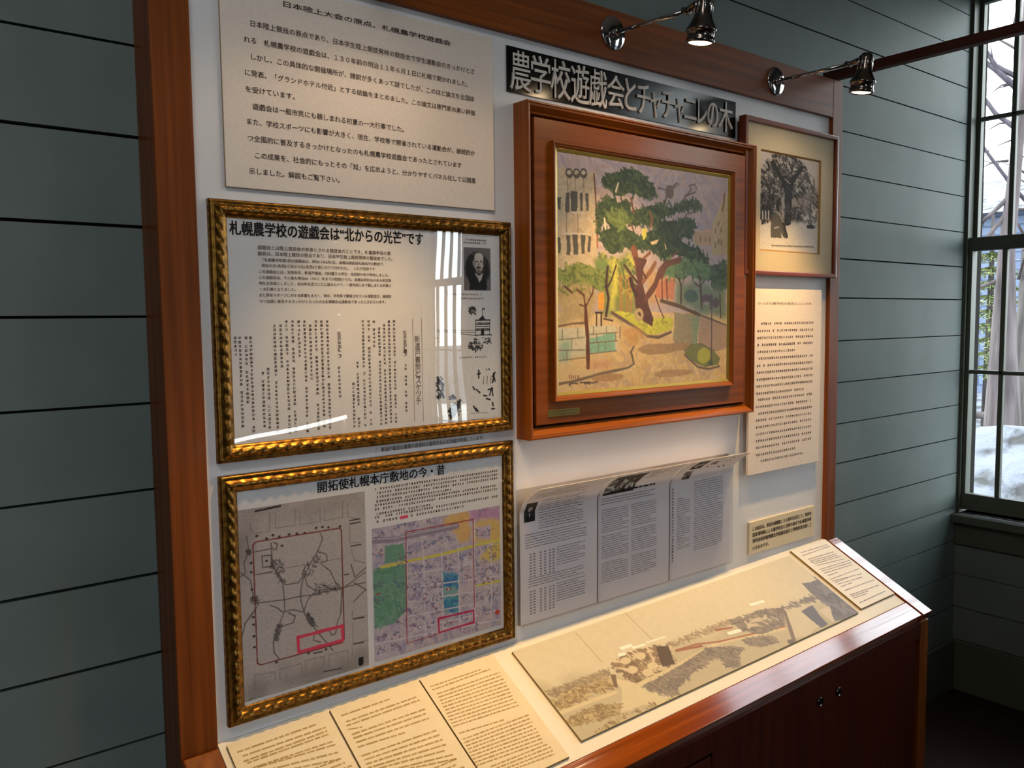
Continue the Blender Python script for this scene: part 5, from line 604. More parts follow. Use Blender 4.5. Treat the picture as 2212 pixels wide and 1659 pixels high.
for pts in ([(7, 1.44, 1.75), (6.9, 1.7, 1.65), (6.9, 1.9, 1.58)], [(7, 1.43, 2.3), (6.9, 1.62, 2.0), (6.9, 1.75, 1.86)], [(7, 1.43, 2.4), (6.9, 1.6, 2.2), (7, 1.72, 2.1)]):
    bm = bmesh.new(); tube(bm, pts, [.022, .014, .006], 6); obj('branch', bm, BARK2, t)
cx, cy, Q = 11.0, 3.15, 1.27
t = thing('conifer', 'young green conifer with layered boughs in front of the blue-grey building', 'tree', (cx, cy, 0))
bm = bmesh.new(); tube(bm, [(cx, cy, 0), (cx, cy, 2.7)], [.07, .02], 8); obj('trunk', bm, BARK, t)
bm = bmesh.new()
for lv in range(10):
    z = 1.458+(.95+lv*.14-1.458)*Q; R0 = (.52-lv*.04)*Q
    for bq in range(9):
        a = bq*2*PI/9+lv*.7; tip = Vector((cx+R0*math.cos(a), cy+R0*math.sin(a), z-.12)); b0 = Vector((cx, cy, z))
        tube(bm, [b0, tip], [.014, .004], 5, 1)
        for _ in range(60):
            f = rg.uniform(.25, 1); p = b0.lerp(tip, f)+Vector((rg.uniform(-.06, .06), rg.uniform(-.06, .06), rg.uniform(-.025, .03))); s = rg.uniform(.03, .055); ang = a+rg.uniform(-.9, .9)
            d = Vector((math.cos(ang), math.sin(ang), rg.uniform(-.3, .3)))*s; w = Vector((-math.sin(ang), math.cos(ang), rg.uniform(-.4, .4)))*s*.28
            vs4 = [bm.verts.new(p-d*.5-w), bm.verts.new(p-d*.5+w), bm.verts.new(p+d*.5+w*.4), bm.verts.new(p+d*.5-w*.4)]; f_ = bm.faces.new(vs4); f_.material_index = 0 if rg.random() < .7 else 1
obj('foliage', bm, [NEEDLE, NEEDLE2], t)['kind'] = 'stuff'
t = thing('neighbour_building', 'blue-grey shingled building standing behind the snow and the conifer', 'building', (16, 6, 0))
bx('wall', (16, 3.0, -.1), (22, 12, 3.3), SIDE, t)
bm = bmesh.new(); vv = [bm.verts.new(p) for p in ((15.6, 2.6, 3.25), (15.6, 12.4, 3.25), (19, 12.4, 4.3), (19, 2.6, 4.3), (22.4, 2.6, 3.25), (22.4, 12.4, 3.25))]
bm.faces.new((vv[0], vv[1], vv[2], vv[3])); bm.faces.new((vv[3], vv[2], vv[5], vv[4])); bm.faces.new((vv[0], vv[3], vv[4])); bm.faces.new((vv[1], vv[5], vv[2])); bm.faces.new((vv[0], vv[4], vv[5], vv[1]))
obj('roof', bm, SNOW, t)
for yy in (4.0, 5.44, 6.9): bx('wall_batten', (15.96, yy-.03, 0), (16.0, yy+.03, 3.25), SIDE, t, .005)
bm = bmesh.new(); tube(bm, [(8.0, 1.7, .50), (8.0, 2.0, .515), (8, 3.2, .53)], [.035, .035, .03], 10)
tag(obj('fallen_log', bm, BARK, None, (8, 2.4, .5)), 'brown log lying across the snow near the thin leaning tree', 'log')

# ------------------------------------------------------------------ the exhibit stand
ZT_, ZRl, XLo, XLi, XRi, XRo, YB = 2.1292, 2.0228, .1127, .1719, 1.9702, 2.0217, .012
st = thing('display_stand', 'brown varnished wooden exhibit stand with a white board above a sloping desk', 'display stand', ((XLo+XRo)/2, YW/2-.1, .004))
bx('post', (XLo, 0, .02), (XLi, YW-.002, ZT_), WZ, st, .0015); bx('post', (XRi, 0, .02), (XRo, YW-.002, ZT_), WZ, st, .0015)
bx('top_rail', (XLi, 0, ZRl), (XRi, YW-.002, ZT_), WX, st, .0015)
bx('back_board', (XLi, YB, .60), (XRi, YB+.02, ZRl), BOARD, st)
def deskbox(name, a0, a1, s0, s1, h0, h1, mat, parent, bev=.001):
    bm = bmesh.new(); box(bm, (a0, s0, h0), (a1, s1, h1), bev, 0, DM); return obj(name, bm, mat, parent)
deskbox('desk_panel', XLi+.001, XRi-.001, -.008, .2725, -.012, 0, DESKW, st, .0005)
deskbox('desk_edge', XLi+.0025, XRi+.001, .2735, .325, -.03, .001, WEX, st, .0015)
deskbox('side_trim', XRi+.0035, XRo, .006, .328, -.03, .004, WEX, st, .0015)
deskbox('side_trim', XLo, XLi-.003, .006, .328, -.03, .010, WY, st, .003)
def prism(name, pts, x0, x1, mat, parent):      # pts in (y, z), extruded along x
    n = len(pts); v = [(x0, y, z) for y, z in pts]+[(x1, y, z) for y, z in pts]
    f = [tuple(range(n)), tuple(range(2*n-1, n-1, -1))]+[(i, i+n, (i+1) % n+n, (i+1) % n) for i in range(n)]
    bm = bmesh.new(); bv = [bm.verts.new(p) for p in v]; [bm.faces.new([bv[i] for i in q]) for q in f]; return obj(name, bm, mat, parent)
YFc = -.286
prism('side_panel', [(0, .024), (0, .772), (YFc+.002, .624), (YFc+.002, .024)], XRi+.004, XRo-.002, WZ, st)
prism('side_panel', [(0, .024), (0, .748), (YFc+.002, .600), (YFc+.002, .024)], XLo+.002, XLi-.006, WZ, st)
# fascia under the desk edge follows its slight fall to the left
bm = bmesh.new(); zf = lambda x: .7651+.0155*x-.322*.4586
cv = [bm.verts.new(p) for x in (XLi-.004, XRi+.003) for p in ((x, YFc, zf(x)-.024), (x, YFc, zf(x)-.066), (x, YFc+.03, zf(x)-.066), (x, YFc+.03, zf(x)-.012))]
for q in ((0, 1, 5, 4), (1, 2, 6, 5), (2, 3, 7, 6), (3, 0, 4, 7), (0, 3, 2, 1), (4, 5, 6, 7)): bm.faces.new([cv[i] for i in q])
obj('fascia', bm, DOOR, st)
bx('cabinet_body', (XLi-.004, YFc+.02, .05), (XRi+.002, -.002, .52), DOOR, st)
bx('plinth', (XLo, YFc+.05, .004), (XRo, YW-.004, .05), DOOR, st)
dl = bx('door', (XLi, YFc+.004, .06), (1.079, YFc+.022, .556), DOOR, st, .0015)
dr = bx('door', (1.083, YFc+.004, .06), (XRi-.012, YFc+.022, .580), DOOR, st, .0015)
def lock(x, z, par):
    bm = bmesh.new(); m = Matrix.Translation((x, YFc+.004, z)) @ Matrix.Rotation(PI/2, 4, 'X')
    lathe(bm, [(.0115, 0), (.0115, .003), (.009, .0045), (.0085, .003), (.0005, .003)], m, 24)
    box(bm, (x-.001, YFc-.0005, z-.005), (x+.001, YFc+.002, z+.005), 0, 1)
    obj('lock', bm, [SMOKE, GAP], par)
lock(1.565, .551, dr); lock(1.484, .5505, dr)
# wooden rail running from the top corner of the stand towards the visitor
bm = bmesh.new(); box(bm, (2.004, -2.2, 2.1400), (2.034, .056, 2.1655), .002)
tag(obj('wooden_rail', bm, BEAM, None, (2.02, -1.0, 2.14)), 'dark red-brown wooden rail running from the stand corner across the window', 'rail')

# ------------------------------------------------------------------ spotlights on chrome arms
def spotlight(x, z, label, drop, tilt=.14):
    t = thing('spotlight', label, 'spotlight', (x, 0, z), 'spotlights on arms along the top rail')
    bm = bmesh.new(); m = Matrix.Translation((x, 0, z)) @ Matrix.Rotation(PI/2, 4, 'X')
    lathe(bm, [(.0365, 0), (.0365, .002), (.034, .0045), (.012, .005), (.0005, .005)], m, 40); obj('base_plate', bm, CHROME, t)
    tip = Vector((x, -.205, z-drop)); hc = Vector((x, -.252, z+.004-drop*.4))
    bm = bmesh.new(); tube(bm, [(x, -.003, z), tuple(tip)], .0042, 12); tube(bm, [(x, -.004, z), (x, -.02, z-drop*.07)], .0075, 12); obj('arm', bm, CHROME, t)
    bm = bmesh.new()
    for sx in (-.0055, .0055): tube(bm, [tip+Vector((sx, .004, -.002)), hc+Vector((sx, .004, .0))], .0038, 8)
    tube(bm, [tip+Vector((-.010, 0, 0)), tip+Vector((.010, 0, 0))], .006, 10); obj('joint', bm, SMOKE, t)
    ax = Vector((0, tilt, -1)).normalized()           # the lamp looks down and a little towards the board
    rot = ax.to_track_quat('Z', 'Y').to_matrix().to_4x4(); m = Matrix.Translation(hc+Vector((0, 0, .006))) @ rot
    hd = [(.0005, -.003), (.009, -.002), (.0145, .004), (.0155, .012), (.0155, .032), (.019, .044), (.0275, .060), (.0300, .064), (.0300, .068), (.0268, .0685), (.0262, .080), (.0285, .084), (.0285, .089), (.0250, .0905), (.0235, .086)]
    bm = bmesh.new(); lathe(bm, hd, m, 40, 0, False); h = obj('lamp_head', bm, SMOKE, t)
    for kf in range(8):
        a = kf*PI/4; bm = bmesh.new(); tube(bm, [m @ Vector((.0158*math.cos(a), .0158*math.sin(a), .006)), m @ Vector((.0162*math.cos(a), .0162*math.sin(a), .036))], .0022, 6); obj('fin', bm, CHROME, h)
    bm = bmesh.new(); lathe(bm, [(.0235, .0865), (.021, .0885), (.010, .0895), (.0005, .0898)], m, 32, 0, False); obj('bulb', bm, BULB, t)
    d = bpy.data.lights.new('spot_beam', 'SPOT'); d.energy = SPOT_W; d.color = SPOT_COL; d.spot_size = math.radians(74); d.spot_blend = 1.0; d.shadow_soft_size = .018
    o = bpy.data.objects.new('spot_beam', d); COL.objects.link(o); o.parent = t; o.location = (m @ Vector((0, 0, .096)))-org(t); o.rotation_euler = ax.to_track_quat('-Z', 'Y').to_euler()
    d = bpy.data.lights.new('spot_spill', 'SPOT'); d.energy = 1.6; d.color = (1.0, .72, .45); d.spot_size = math.radians(158); d.spot_blend = .4; d.shadow_soft_size = .02
    o2 = bpy.data.objects.new('spot_spill', d); COL.objects.link(o2); o2.parent = t; o2.location = o.location; o2.rotation_euler = o.rotation_euler
    return t
spotlight(1.0807, 2.0786, 'chrome spotlight on an arm, left of the two, above the black title sign', .012)
spotlight(1.6881, 2.0764, 'chrome spotlight on an arm near the right top corner of the stand', .005)
spotlight(.4733, 2.08, 'chrome spotlight on an arm over the wide cream notice', .010, .03)

# ------------------------------------------------------------------ low display case across the aisle: lit edge mirrored in the upper gilt frame, unseen body lengthened to shade the low right corner
t = thing('display_case', 'low display case, lit edge mirrored in gold frame glass, lengthened to shade the corner', 'display case', (1.5, -2.2, .004))
bx('cabinet_body', (.36, -2.55, .004), (2.85, -1.82, .94), DOOR, t, .004)
bx('case_top', (.34, -2.57, .941), (2.87, -1.80, .975), WX, t, .004)
bx('glass_lid', (.40, -2.52, .976), (2.80, -1.85, .990), GLASS, t, .002)
bm = bmesh.new(); tube(bm, [(.70, -1.815, .984), (.86, -1.815, 1.003), (1.09, -1.815, 1.034), (1.34, -1.815, 1.062)], .0075, 12); obj('tube_light', bm, glow('tube_glow', (.9, .96, 1.0), 7.0), t)
bm = bmesh.new(); tube(bm, [(1.335, -1.815, .97), (1.335, -1.815, 1.062)], .006, 10); obj('lamp_stand', bm, CHROME, t)

# ------------------------------------------------------------------ ceiling light over the aisle, up and to the left of the visitor
t = thing('ceiling_light', 'white ceiling light over the aisle to the left of the stand', 'ceiling light', (-.75, -1.45, 3.12))
bx('housing', (-1.40, -1.62, 3.16), (-.10, -1.28, 3.2995), plain('lamp_housing', (225, 225, 222), .5), t, .006)
bx('diffuser', (-1.37, -1.59, 3.12), (-.13, -1.31, 3.1595), glow('diffuser_glow', (1.0, .985, .96), 13.0), t, .004)
# ------------------------------------------------------------------ things on the white board
DD = DATA
rnd = random.Random(11)
G = 'panels on the exhibit board'
# large cream text panel, top left
t = thing('notice', 'wide cream notice with ten long lines under a title, top left', 'notice', (.488, YB, 1.673))
bm = bmesh.new(); box(bm, (.2205, YB-.006, 1.673), (.7562, YB, 2.0065), .0015)
for f in bm.faces: f.material_index = 0 if abs(f.normal.y) > .5 else 1
obj('panel', bm, [CREAM, CREAM_E], t)
ik = Ink(); pl = onboard(YB-.006)
for i, (s, x0, x1, z0, z1, h) in enumerate(DD['TA']):
    z = (z0+z1)/2
    ik.line(pl, s, x0, x1, z, z, h*(1.04 if i else .98), .018 if i == 0 else .008)
ik.make('lettering', INKB, t)

def corners(q, y, d=.0005): 
    xs = sorted(p[0] for p in q); zs = sorted(p[1] for p in q)
    x0, x1, z0, z1 = (xs[0]+xs[1])/2, (xs[2]+xs[3])/2, (zs[0]+zs[1])/2, (zs[2]+zs[3])/2
    return [(x0, y-d, z1), (x1, y-d, z1), (x1, y-d, z0), (x0, y-d, z0)]
ROPE = [(0, 0), (0, .010), (.002, .0125), (.005, .013), (.0062, .0115), (.008, .0125), (.0105, .0150), (.013, .0165), (.0155, .0170), (.018, .0165), (.0205, .0150), (.0225, .0120), (.0245, .0115), (.0275, .0095), (.0285, .0075)]
def gold_frame(label, x0, x1, z0, z1):
    t = thing('framed_poster', label, 'framed poster', ((x0+x1)/2, YB, z0))
    frame_rail('frame', x0, x1, z0, z1, ROPE, YB, [GOLD], t, seg=300, rope=(.0068, .0235, .022, .0036))
    sheet('sheet', x0+.024, x1-.024, z0+.024, z1-.024, YB, .008, PAPER, t)
    return t
def cover(x0, x1, z0, z1, t): sheet('glass', x0+.0265, x1-.0265, z0+.0265, z1-.0265, YB-.0092, .002, GLASS, t)
y1 = YB-.008
# upper gilt frame
t = gold_frame('gold rope-edged frame with columns of vertical text, an oval portrait and ink sketches', .1905, .7930, 1.2325, 1.6525)
pl = onboard(y1)
ik = Ink()
for s, x0, x1, z0, z1, h in DD['T1T']: ik.line(pl, s, x0, x1, (z0+z1)/2, (z0+z1)/2, h*1.18, .022, res=3)
ik.make('title_lettering', INK, t)
ik = Ink()
for s, x0, x1, z0, z1, h in DD['T1B']: ik.line(pl, s, x0, x1, (z0+z1)/2, (z0+z1)/2, h*1.1, .008)
for ch, x, z in DD['VT1']: ik.fit(pl, ch, x-.0058, x+.0058, z-.0062, z+.0062, .0, 0, .0004, res=2)
for ch, x, z in DD['VT2']: ik.fit(pl, ch, x-.0036, x+.0036, z-.0032, z+.0032, .0, 0, .0004, res=2)
for x0, z0, x1, z1 in DD['V1']:
    L = z0-z1; n = max(1, int(L/.0066)); x = (x0+x1)/2
    for i in range(n):
        if rnd.random() > .07: ik.pseudo(pl, x, z0-L*(i+.5)/n, .0062, .0058, rnd)
for x0, z0, x1, z1 in DD['RULES1']: ik.quad(pl, (x0+x1)/2-.0004, z1, (x0+x1)/2+.0004, z0, .0004)
for x0, z0, x1, z1 in DD['M1']: ik.row(pl, x0, (z0+z1)/2, x1, (z0+z1)/2, .0044, rnd)
ik.make('lettering', INKM, t)
q = corners(DD['PORT'], y1); Canvas(120, 1.27, 5).run(DD['PORTD']).mesh('portrait', q, VCM, t)
q = corners(DD['SK'], y1, .0003); Canvas(330, (q[0][2]-q[3][2])/(q[1][0]-q[0][0]), 6).run(DD['SKD']).mesh('ink_sketches', q, VCM, t)
cover(.1905, .7930, 1.2325, 1.6525, t)
# lower gilt frame
t = gold_frame('gold rope-edged frame holding a grey old map beside a coloured street map', .1910, .7930, .7945, 1.2110)
ik = Ink()
for s, x0, x1, z0, z1, h in DD['T2T']: ik.line(pl, s, x0, x1, (z0+z1)/2, (z0+z1)/2, h*1.16, .018, res=3)
for s, x0, x1, z0, z1, h in DD['T2R']: ik.line(pl, s, x0, x1, (z0+z1)/2, (z0+z1)/2, h)
ik.make('title_lettering', INK, t)
ik = Ink()
for i, (x0, z0, x1, z1) in enumerate(DD['M2']):
    z = (z0+z1)/2
    if i == 8:
        a, b = DD['PINKBAR'][0], DD['PINKBAR'][2]; ik.row(pl, x0, z, a-.004, z, .0060, rnd); ik.row(pl, b+.005, z, x1, z, .0060, rnd); zp = z
    else: ik.row(pl, x0, z, x1, z, .0060, rnd, .0055, .05)
c = DD['M2C']; ik.row(pl, c[0], (c[1]+c[3])/2, c[2], (c[1]+c[3])/2, .005, rnd)
ik.make('lettering', INKM, t)
ik = Ink(); ik.quad(pl, DD['PINKBAR'][0], zp-.0028, DD['PINKBAR'][2], zp+.0028, .0005); ik.make('pink_bar', PINK, t)
q = corners(DD['MAPL'], y1); Canvas(310, (q[0][2]-q[3][2])/(q[1][0]-q[0][0]), 7).run(DD['MAPLD']).mesh('old_map', q, VCM, t)
q = corners(DD['MAPR'], y1); Canvas(320, (q[0][2]-q[3][2])/(q[1][0]-q[0][0]), 8).run(DD['MAPRD']).mesh('street_map', q, VCM, t)
cover(.1910, .7930, .7945, 1.2110, t)
# caption strip between the two frames
t = thing('caption_strip', 'narrow paper strip with one line of small text between the two gold frames', 'caption', (.606, YB, 1.2142))
sheet('strip', .4808, .7322, 1.2138, 1.2318, YB, .0008, PAPER, t)
ik = Ink(); pl = onboard(YB-.0008)
for s, x0, x1, z0, z1, h in DD['CAP']: ik.line(pl, s, x0, x1, (z0+z1)/2-.0005, (z0+z1)/2-.0005, h*.95, .008)
ik.make('lettering', INKB, t)
# title sign
t = thing('title_sign', 'long glossy black sign with raised white characters above the painting', 'sign', (1.163, YB, 1.9115))
sheet('sign_plate', .7930, 1.5320, 1.9115, 2.0015, YB, .003, BLACKAC, t, .0004)
ik = Ink(); pl = onboard(YB-.003)
for ch, x0, x1, z0, z1 in DD['SIGN']: ik.fit(pl, ch, x0, x1, z0, z1, .004, .05, 0, .0035, 5)
ik.make('raised_lettering', WHITEAC, t)
# framed oil painting
x0, x1, z0, z1 = .8105, 1.5650, 1.2115, 1.8908
t = thing('framed_painting', 'wood framed oil painting of a big tree in a street, centre of the board', 'painting', ((x0+x1)/2, YB, z0))
frame_rail('frame', x0, x1, z0, z1, [(0, 0), (0, .043), (.0012, .0452), (.004, .0452), (.0055, .0425), (.0085, .0420), (.0135, .0345), (.018, .0285), (.0195, .0290), (.0215, .0275), (.0225, .014)], YB, [PX, PZ], t)
sheet('backing', x0+.01, x1-.01, z0+.01, z1-.01, YB, .012, BACKING, t)
sheet('liner', x0+.0275, x1-.0275, z0+.0275, z1-.0275, YB-.0125, .0195, PX, t, .001)
a0, a1, b0, b1 = .8790, 1.4830, 1.2850, 1.8200
frame_rail('inner_moulding', a0, a1, b0, b1, [(0, .032), (.0003, .0415), (.0015, .0435), (.004, .0435), (.0055, .041), (.009, .0395), (.0115, .036), (.013, .0325)], YB, [PX, PZ], t)
frame_rail('gold_fillet', a0+.0115, a1-.0115, b0+.0115, b1-.0115, [(0, .0355), (.001, .0358), (.007, .0335), (.008, .0325)], YB, [FILLET], t)
cx0, cx1, cz0, cz1 = a0+.0185, a1-.0185, b0+.0185, b1-.0185
q = [(cx0, YB-.0327, cz1), (cx1, YB-.0327, cz1), (cx1, YB-.0327, cz0), (cx0, YB-.0327, cz0)]
Canvas(420, (cz1-cz0)/(cx1-cx0), 9).run(DD['PAINT']).mesh('canvas', q, VCP, t)
pq = sheet('name_plate', .8690, .9580, 1.2545, 1.2685, YB-.032, .0008, BRASS, t)
ik = Ink(); pl = onboard(YB-.0328); ik.row(pl, .873, 1.2645, .954, 1.2645, .0036, rnd); ik.row(pl, .875, 1.2585, .952, 1.2585, .0034, rnd); ik.make('engraving', INKB, pq)
# framed black and white photograph
x0, x1, z0, z1 = 1.5335, 1.9685, 1.5665, 1.9660; YP = -.0005
t = thing('framed_photograph', 'framed black and white photograph with cream mat, right of the painting', 'framed photograph', ((x0+x1)/2, YP, z0))
frame_rail('frame', x0, x1, z0, z1, [(0, 0), (0, .0185), (.001, .0205), (.003, .021), (.010, .021), (.0115, .0195), (.0125, .0145)], YP, [RX, RZ], t)
mx0, mx1, mz0, mz1 = x0+.011, x1-.011, z0+.011, z1-.011
P_ = DD['PHO']; px0, px1, pz0, pz1 = 1.6120, 1.8950, 1.6310, 1.8915
bm = bmesh.new()
for lo, hi in (((mx0, mz0), (mx1, pz0)), ((mx0, pz1), (mx1, mz1)), ((mx0, pz0), (px0, pz1)), ((px1, pz0), (mx1, pz1))): box(bm, (lo[0], YP-.011, lo[1]), (hi[0], YP-.008, hi[1]))
obj('mat', bm, MATB, t)
frame_rail('mat_bevel', px0, px1, pz0, pz1, [(0, .0108), (.0045, .006)], YP, [BEVEL], t)
bx('backing', (mx0, YP-.005, mz0), (mx1, YB, mz1), BACKING, t)
q = [(px0+.003, YP-.0062, pz1-.003), (px1-.003, YP-.0062, pz1-.003), (px1-.003, YP-.0062, pz0+.003), (px0+.003, YP-.0062, pz0+.003)]
Canvas(300, (pz1-pz0)/(px1-px0), 10).run(DD['BW']).mesh('photograph', q, VCM, t)
sheet('glass', mx0, mx1, mz0, mz1, YP-.0125, .0018, GLASS, t)
# text panel standing off the board below the photograph
x0, x1, z0, z1 = 1.5750, 1.9130, 1.0400, 1.5320
t = thing('notice', 'tall cream notice standing off the board below the framed photograph', 'notice', ((x0+x1)/2, YB, z0))
sheet('panel', x0, x1, z0, z1, YB-.014, .007, CREAM, t, .0006)
for xa in (x0+.05, x1-.09):
    for za in (z0+.06, z1-.10): bx('spacer', (xa, YB-.0142, za), (xa+.04, YB, za+.04), BACKING, t, .001)
ik = Ink(); pl = onboard(YB-.021)
for s, xa, xb, za, zb, h in DD['TR']: ik.line(pl, s, xa, xb, (za+zb)/2, (za+zb)/2, h*.9, 0)
for xa, za, xb, zb in DD['MR']: ik.row(pl, xa, (za+zb)/2, xb, (za+zb)/2, .0085, rnd, .0095, .06)
ik.make('lettering', INKM, t)
# small caption card
t = thing('caption_card', 'small caption card with four lines of bold text at the lower right of the board', 'caption', (1.764, YB, .8168))
bm = bmesh.new(); box(bm, (1.6060, YB-.006, .8168), (1.9205, YB, .9060), .0004)
obj('card', bm, BUFF, t)
ik = Ink(); pl = onboard(YB-.006)
for s, xa, xb, za, zb, h in DD['TC']: ik.line(pl, s, xa, xb, (za+zb)/2-.001, (za+zb)/2-.001, h*1.1, .02)
ik.make('lettering', INKB, t)

# ------------------------------------------------------------------ clear leaflet holder with three pockets
hx0, hx1 = .8072, 1.5185
zb0, zb1, zt0, zt1 = .8142, .8207, 1.0770, 1.0880
t = thing('leaflet_holder', 'clear acrylic wall holder with three leaflet pockets under the painting', 'leaflet holder', ((hx0+hx1)/2, YB, zb0))
bx('back_plate', (hx0, YB-.002, zb0), (hx1, YB, 1.104), ACRYL, t)
bx('front_plate', (hx0, YB-.0170, zb0+.002), (hx1, YB-.0150, 1.084), ACRYL, t)
for x in (hx0, 1.0325, 1.2765, hx1-.002): bx('divider', (x, YB-.0149, zb0+.002), (x+.002, YB-.0021, 1.080), ACRYL, t)
bx('floor_strip', (hx0, YB-.0149, zb0), (hx1, YB-.0021, zb0+.0018), ACRYL, t)
def leaflet(xa, xb, label, build):
    """three sheets curling out over the pocket lip"""
    t = thing('leaflet', label, 'leaflet', ((xa+xb)/2, YB-.008, zb0+.002), 'leaflets in the holder')
    prof = []
    for i in range(15):
        s = i/14; z = zb0+.0022+s*.305
        prof.append((YB-.0085-.0012*math.sin(s*PI)-(.0 if s < .78 else .9*(s-.78)**1.7), z-(0 if s < .8 else (s-.8)*.022)))
    L = [0]
    for a, b in zip(prof, prof[1:]): L.append(L[-1]+math.hypot(b[0]-a[0], b[1]-a[1]))
    bm = bmesh.new()
    th = .0024
    ring = [[bm.verts.new((x, y+o, z)) for y, z in prof] for x in (xa, xb) for o in (0, th)]
    n = len(prof)
    for i in range(n-1):
        bm.faces.new((ring[0][i], ring[0][i+1], ring[2][i+1], ring[2][i])); bm.faces.new((ring[1][i], ring[3][i], ring[3][i+1], ring[1][i+1]))
        bm.faces.new((ring[0][i], ring[1][i], ring[1][i+1], ring[0][i+1])); bm.faces.new((ring[2][i], ring[2][i+1], ring[3][i+1], ring[3][i]))
    for i in (0, n-1): bm.faces.new((ring[0][i], ring[2][i], ring[3][i], ring[1][i]))
    obj('sheets', bm, LEAFW, t, smooth=False)
    def pl(a, b, h=0):          # a across, b height along the sheet
        s = max(0, min(L[-1]-1e-6, b)); i = max(k_ for k_ in range(n-1) if L[k_] <= s); f = (s-L[i])/(L[i+1]-L[i])
        return Vector((xa+a, prof[i][0]+(prof[i+1][0]-prof[i][0])*f-h, prof[i][1]+(prof[i+1][1]-prof[i][1])*f))
    build(pl, xb-xa, L[-1], t); return t
def textblock(ik, pl, x0, x1, z0, z1, pitch, rnd, hgt=None):
    z = z1
    while z > z0:
        ik.words(pl, x0, z, x1-rnd.choice((0, 0, 0, .02)), z, hgt or pitch*.6, rnd, .0003, 2, 9); z -= pitch
def pic(pl, x0, x1, z0, z1, ops, seed, name, t, res=70):
    c = Canvas(res, (z1-z0)/(x1-x0), seed).run(ops); V = []; 
    o = c.mesh(name, [pl(x0, z1, .0004), pl(x1, z1, .0004), pl(x1, z0, .0004), pl(x0, z0, .0004)], VCM, t)
    W, H = c.W, c.H; base = org(t); me = o.data        # follow the curl of the sheet
    for j in range(H):
        zz = z1+(z0-z1)*j/(H-1)
        for i in range(W): me.vertices[j*W+i].co = pl(x0+(x1-x0)*i/(W-1), zz, .0004)-base
    return o
def b_one(pl, w, h, t):
    ik = Ink(); r = random.Random(1)
    ik.words(pl, .055, h-.022, .125, h-.022, .006, r); textblock(ik, pl, .018, .165, h-.052, h-.034, .0055, r)
    textblock(ik, pl, .05, .18, h-.135, h-.066, .0056, r); textblock(ik, pl, .012, .19, h-.172, h-.142, .0056, r)
    for zz in (h-.205, h-.285):
        for x in (.024, .034, .052, .064, .078, .088): 
            for k_ in range(9): ik.quad(pl, x, zz-.03+k_*.006, x+.006, zz-.027+k_*.006, .0003)
        textblock(ik, pl, .10, .185, zz-.02, zz+.022, .0055, r)
    textblock(ik, pl, .02, .18, h-.256, h-.238, .0055, r)
    ik.make('lettering', INKG, t)
    pic(pl, .010, .040, h-.115, h-.070, [('f', (52, 48, 48), 0, []), ('e', (170, 164, 160), (.2, .26), [(.5, .36)]), ('e', (60, 56, 56), (.22, .1), [(.5, .2)]), ('p', (26, 24, 26), .02, [(.1, 1), (.2, .7), (.5, .6), (.85, .7), (.95, 1)]), ('p', (190, 186, 184), .02, [(.42, .62), (.6, .62), (.5, .82)])], 21, 'portrait', t)
def b_two(pl, w, h, t):
    ik = Ink(); r = random.Random(2)
    for i, (a, b) in enumerate(((.125, .15), (.125, .195), (.135, .18), (.12, .165))): ik.words(pl, a, h-.018-i*.010, b, h-.018-i*.010, .005, r)
    textblock(ik, pl, .010, .19, h-.112, h-.098, .006, r)
    for za, zb in ((h-.176, h-.124), (h-.238, h-.184), (h-.292, h-.246)):
        textblock(ik, pl, .010, .098, za, zb, .005, r); textblock(ik, pl, .108, .195, za, zb, .005, r)
    ik.make('lettering', INKG, t)
    ik = Ink(); ik.words(pl, .070, h-.083, .185, h-.083, .009, r, .0006); ik.make('heading', INK, t)
    pic(pl, .012, .112, h-.090, h-.016, [('f', (44, 34, 34), 0, []), ('d', [(190, 196, 200), (150, 158, 164), (96, 88, 86)], 60, (.16, .07), [(.1, .3), (.9, .3), (.95, .9), (.1, .9)]), ('l', (30, 24, 26), .09, [(.3, .35), (.32, .7)]), ('l', (30, 24, 26), .09, [(.66, .3), (.62, .75)]), ('l', (40, 32, 32), .07, [(.1, .95), (.95, .9)]), ('e', (30, 24, 26), (.08, .07), [(.3, .36)]), ('e', (30, 24, 26), (.08, .07), [(.66, .30)])], 22, 'group_photograph', t, 90)
def b_three(pl, w, h, t):
    ik = Ink(); r = random.Random(3)
    textblock(ik, pl, .09, .205, h-.275, h-.10, .0056, r); textblock(ik, pl, .025, .075, h-.26, h-.135, .0052, r)
    ik.make('lettering', INKP, t)
    ik = Ink()
    for i in range(24): ik.pseudo(pl, .010, h-.108-i*.0078, .008, .007, r)
    for p, q in (((.115, .030), (.118, .045)), ((.124, .026), (.128, .044)), ((.135, .030), (.133, .046)), ((.108, .048), (.112, .054)), ((.175, .016), (.184, .020)), ((.166, .034), (.170, .036)), ((.185, .036), (.190, .040)), ((.162, .062), (.172, .066)), ((.180, .060), (.190, .064))):
        ik.bar(pl, (p[0], h-p[1]), (q[0], h-q[1]), .004, .0005)
    ik.make('ink_sketches', INK, t)
    pic(pl, .040, .085, h-.052, h-.012, [('f', (40, 24, 24), 0, []), ('e', (196, 186, 186), (.2, .2), [(.4, .6)]), ('e', (196, 186, 186), (.16, .18), [(.68, .5)]), ('l', (40, 24, 24), .06, [(.5, .3), (.55, .8)])], 23, 'dark_picture', t)
    pic(pl, .038, .068, h-.088, h-.060, [('f', (104, 92, 92), 0, []), ('d', [(70, 64, 64), (150, 146, 146)], 14, (.4, .14), [(0, 0), (1, 0), (1, 1), (0, 1)])], 24, 'small_picture', t)
leaflet(.8100, 1.0318, 'leaflet with a small portrait and tables in the left pocket of the clear holder', b_one)
leaflet(1.0352, 1.2758, 'leaflet with a dark group photograph in the middle pocket of the clear holder', b_two)
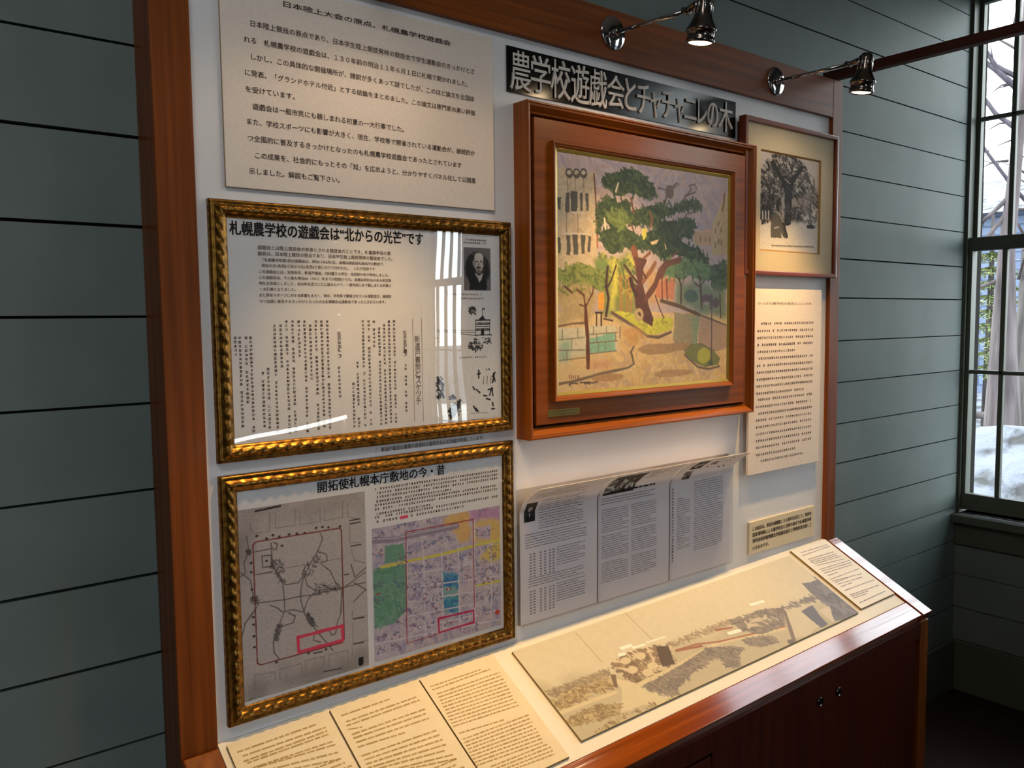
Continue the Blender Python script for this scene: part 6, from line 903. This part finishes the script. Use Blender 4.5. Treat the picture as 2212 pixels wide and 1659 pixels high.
leaflet(1.2792, 1.5155, 'leaflet with a vertical heading and sketches in the right pocket of the clear holder', b_three)

# ------------------------------------------------------------------ boards lying on the sloping desk
def deskboard(name, label, cat, a0, a1, s0, s1, th, mats, group=None):
    t = thing(name, label, cat, DK((a0+a1)/2, (s0+s1)/2, 0), group)
    bm = bmesh.new(); box(bm, (a0, s0, .0002), (a1, s1, th), .0004, 0, DM)
    bm.normal_update()
    for f in bm.faces: f.material_index = 0 if abs(f.normal.dot(EN)) > .7 else 1
    obj('board', bm, mats, t); return t
def deskwords(t, rows, h, hgt, mat, name='lettering', lo=2, hi=7):
    ik = Ink(); pl = lambda a, s, hh=0: DK(a, s, h+hh)
    for a0, s0, a1, s1 in rows: s = (s0+s1)/2; ik.words(pl, a0, s0*.75+s*.25, a1, s1*.75+s*.25, hgt, rnd, .0003, lo, hi)
    ik.make(name, mat, t)
t = deskboard('text_board', 'leftmost text board on the desk, beside the left post', 'text board', .1835, .3620, .0040, .2500, .006, [BUFF, BUFF_E], 'text boards on the desk')
r_ = DD['E1']; rows = list(r_)+[(.200, .101+.0095*k_, .338+.008*(k_ % 3), .101+.0095*k_) for k_ in range(14) if k_ not in (4, 9)]
deskwords(t, [q for q in rows if q[1] < .24], .006, .0058, INKT)
t = deskboard('text_board', 'middle of the three text boards at the left of the desk', 'text board', .3665, .5495, .0035, .2550, .006, [BUFF, BUFF_E], 'text boards on the desk')
rows = list(DD['E2'])+[(.380, .182+.0095*k_, .532-.012*(k_ % 2), .182+.0095*k_) for k_ in range(7) if k_ != 3]
deskwords(t, rows, .006, .0058, INKT)
t = deskboard('text_board', 'third text board on the desk, next to the long aerial picture', 'text board', .5525, .7270, .0045, .2640, .006, [BUFF, BUFF_E], 'text boards on the desk')
deskwords(t, DD['E3'], .006, .0050, INKT, 'lettering', 1.5, 5)
t = deskboard('panorama_board', 'long faded aerial panorama of an old town lying on the desk', 'panorama', .7720, 1.7640, .0130, .2465, .005, [BUFF_E, BUFF_E])
q = [DK(.7722, .0132, .0053), DK(1.7638, .0132, .0053), DK(1.7638, .2463, .0053), DK(.7722, .2463, .0053)]
Canvas(760, .235, 12, .008).run(DD['PANO']).mesh('panorama_print', q, VCM, t)
t = deskboard('text_board', 'white text board with thin lines at the right end of the desk', 'text board', 1.7870, 1.9640, .0006, .2400, .006, [DESKW, BUFF_E])
deskwords(t, DD['E4'], .006, .0048, INKP, 'lettering', 6, 16)
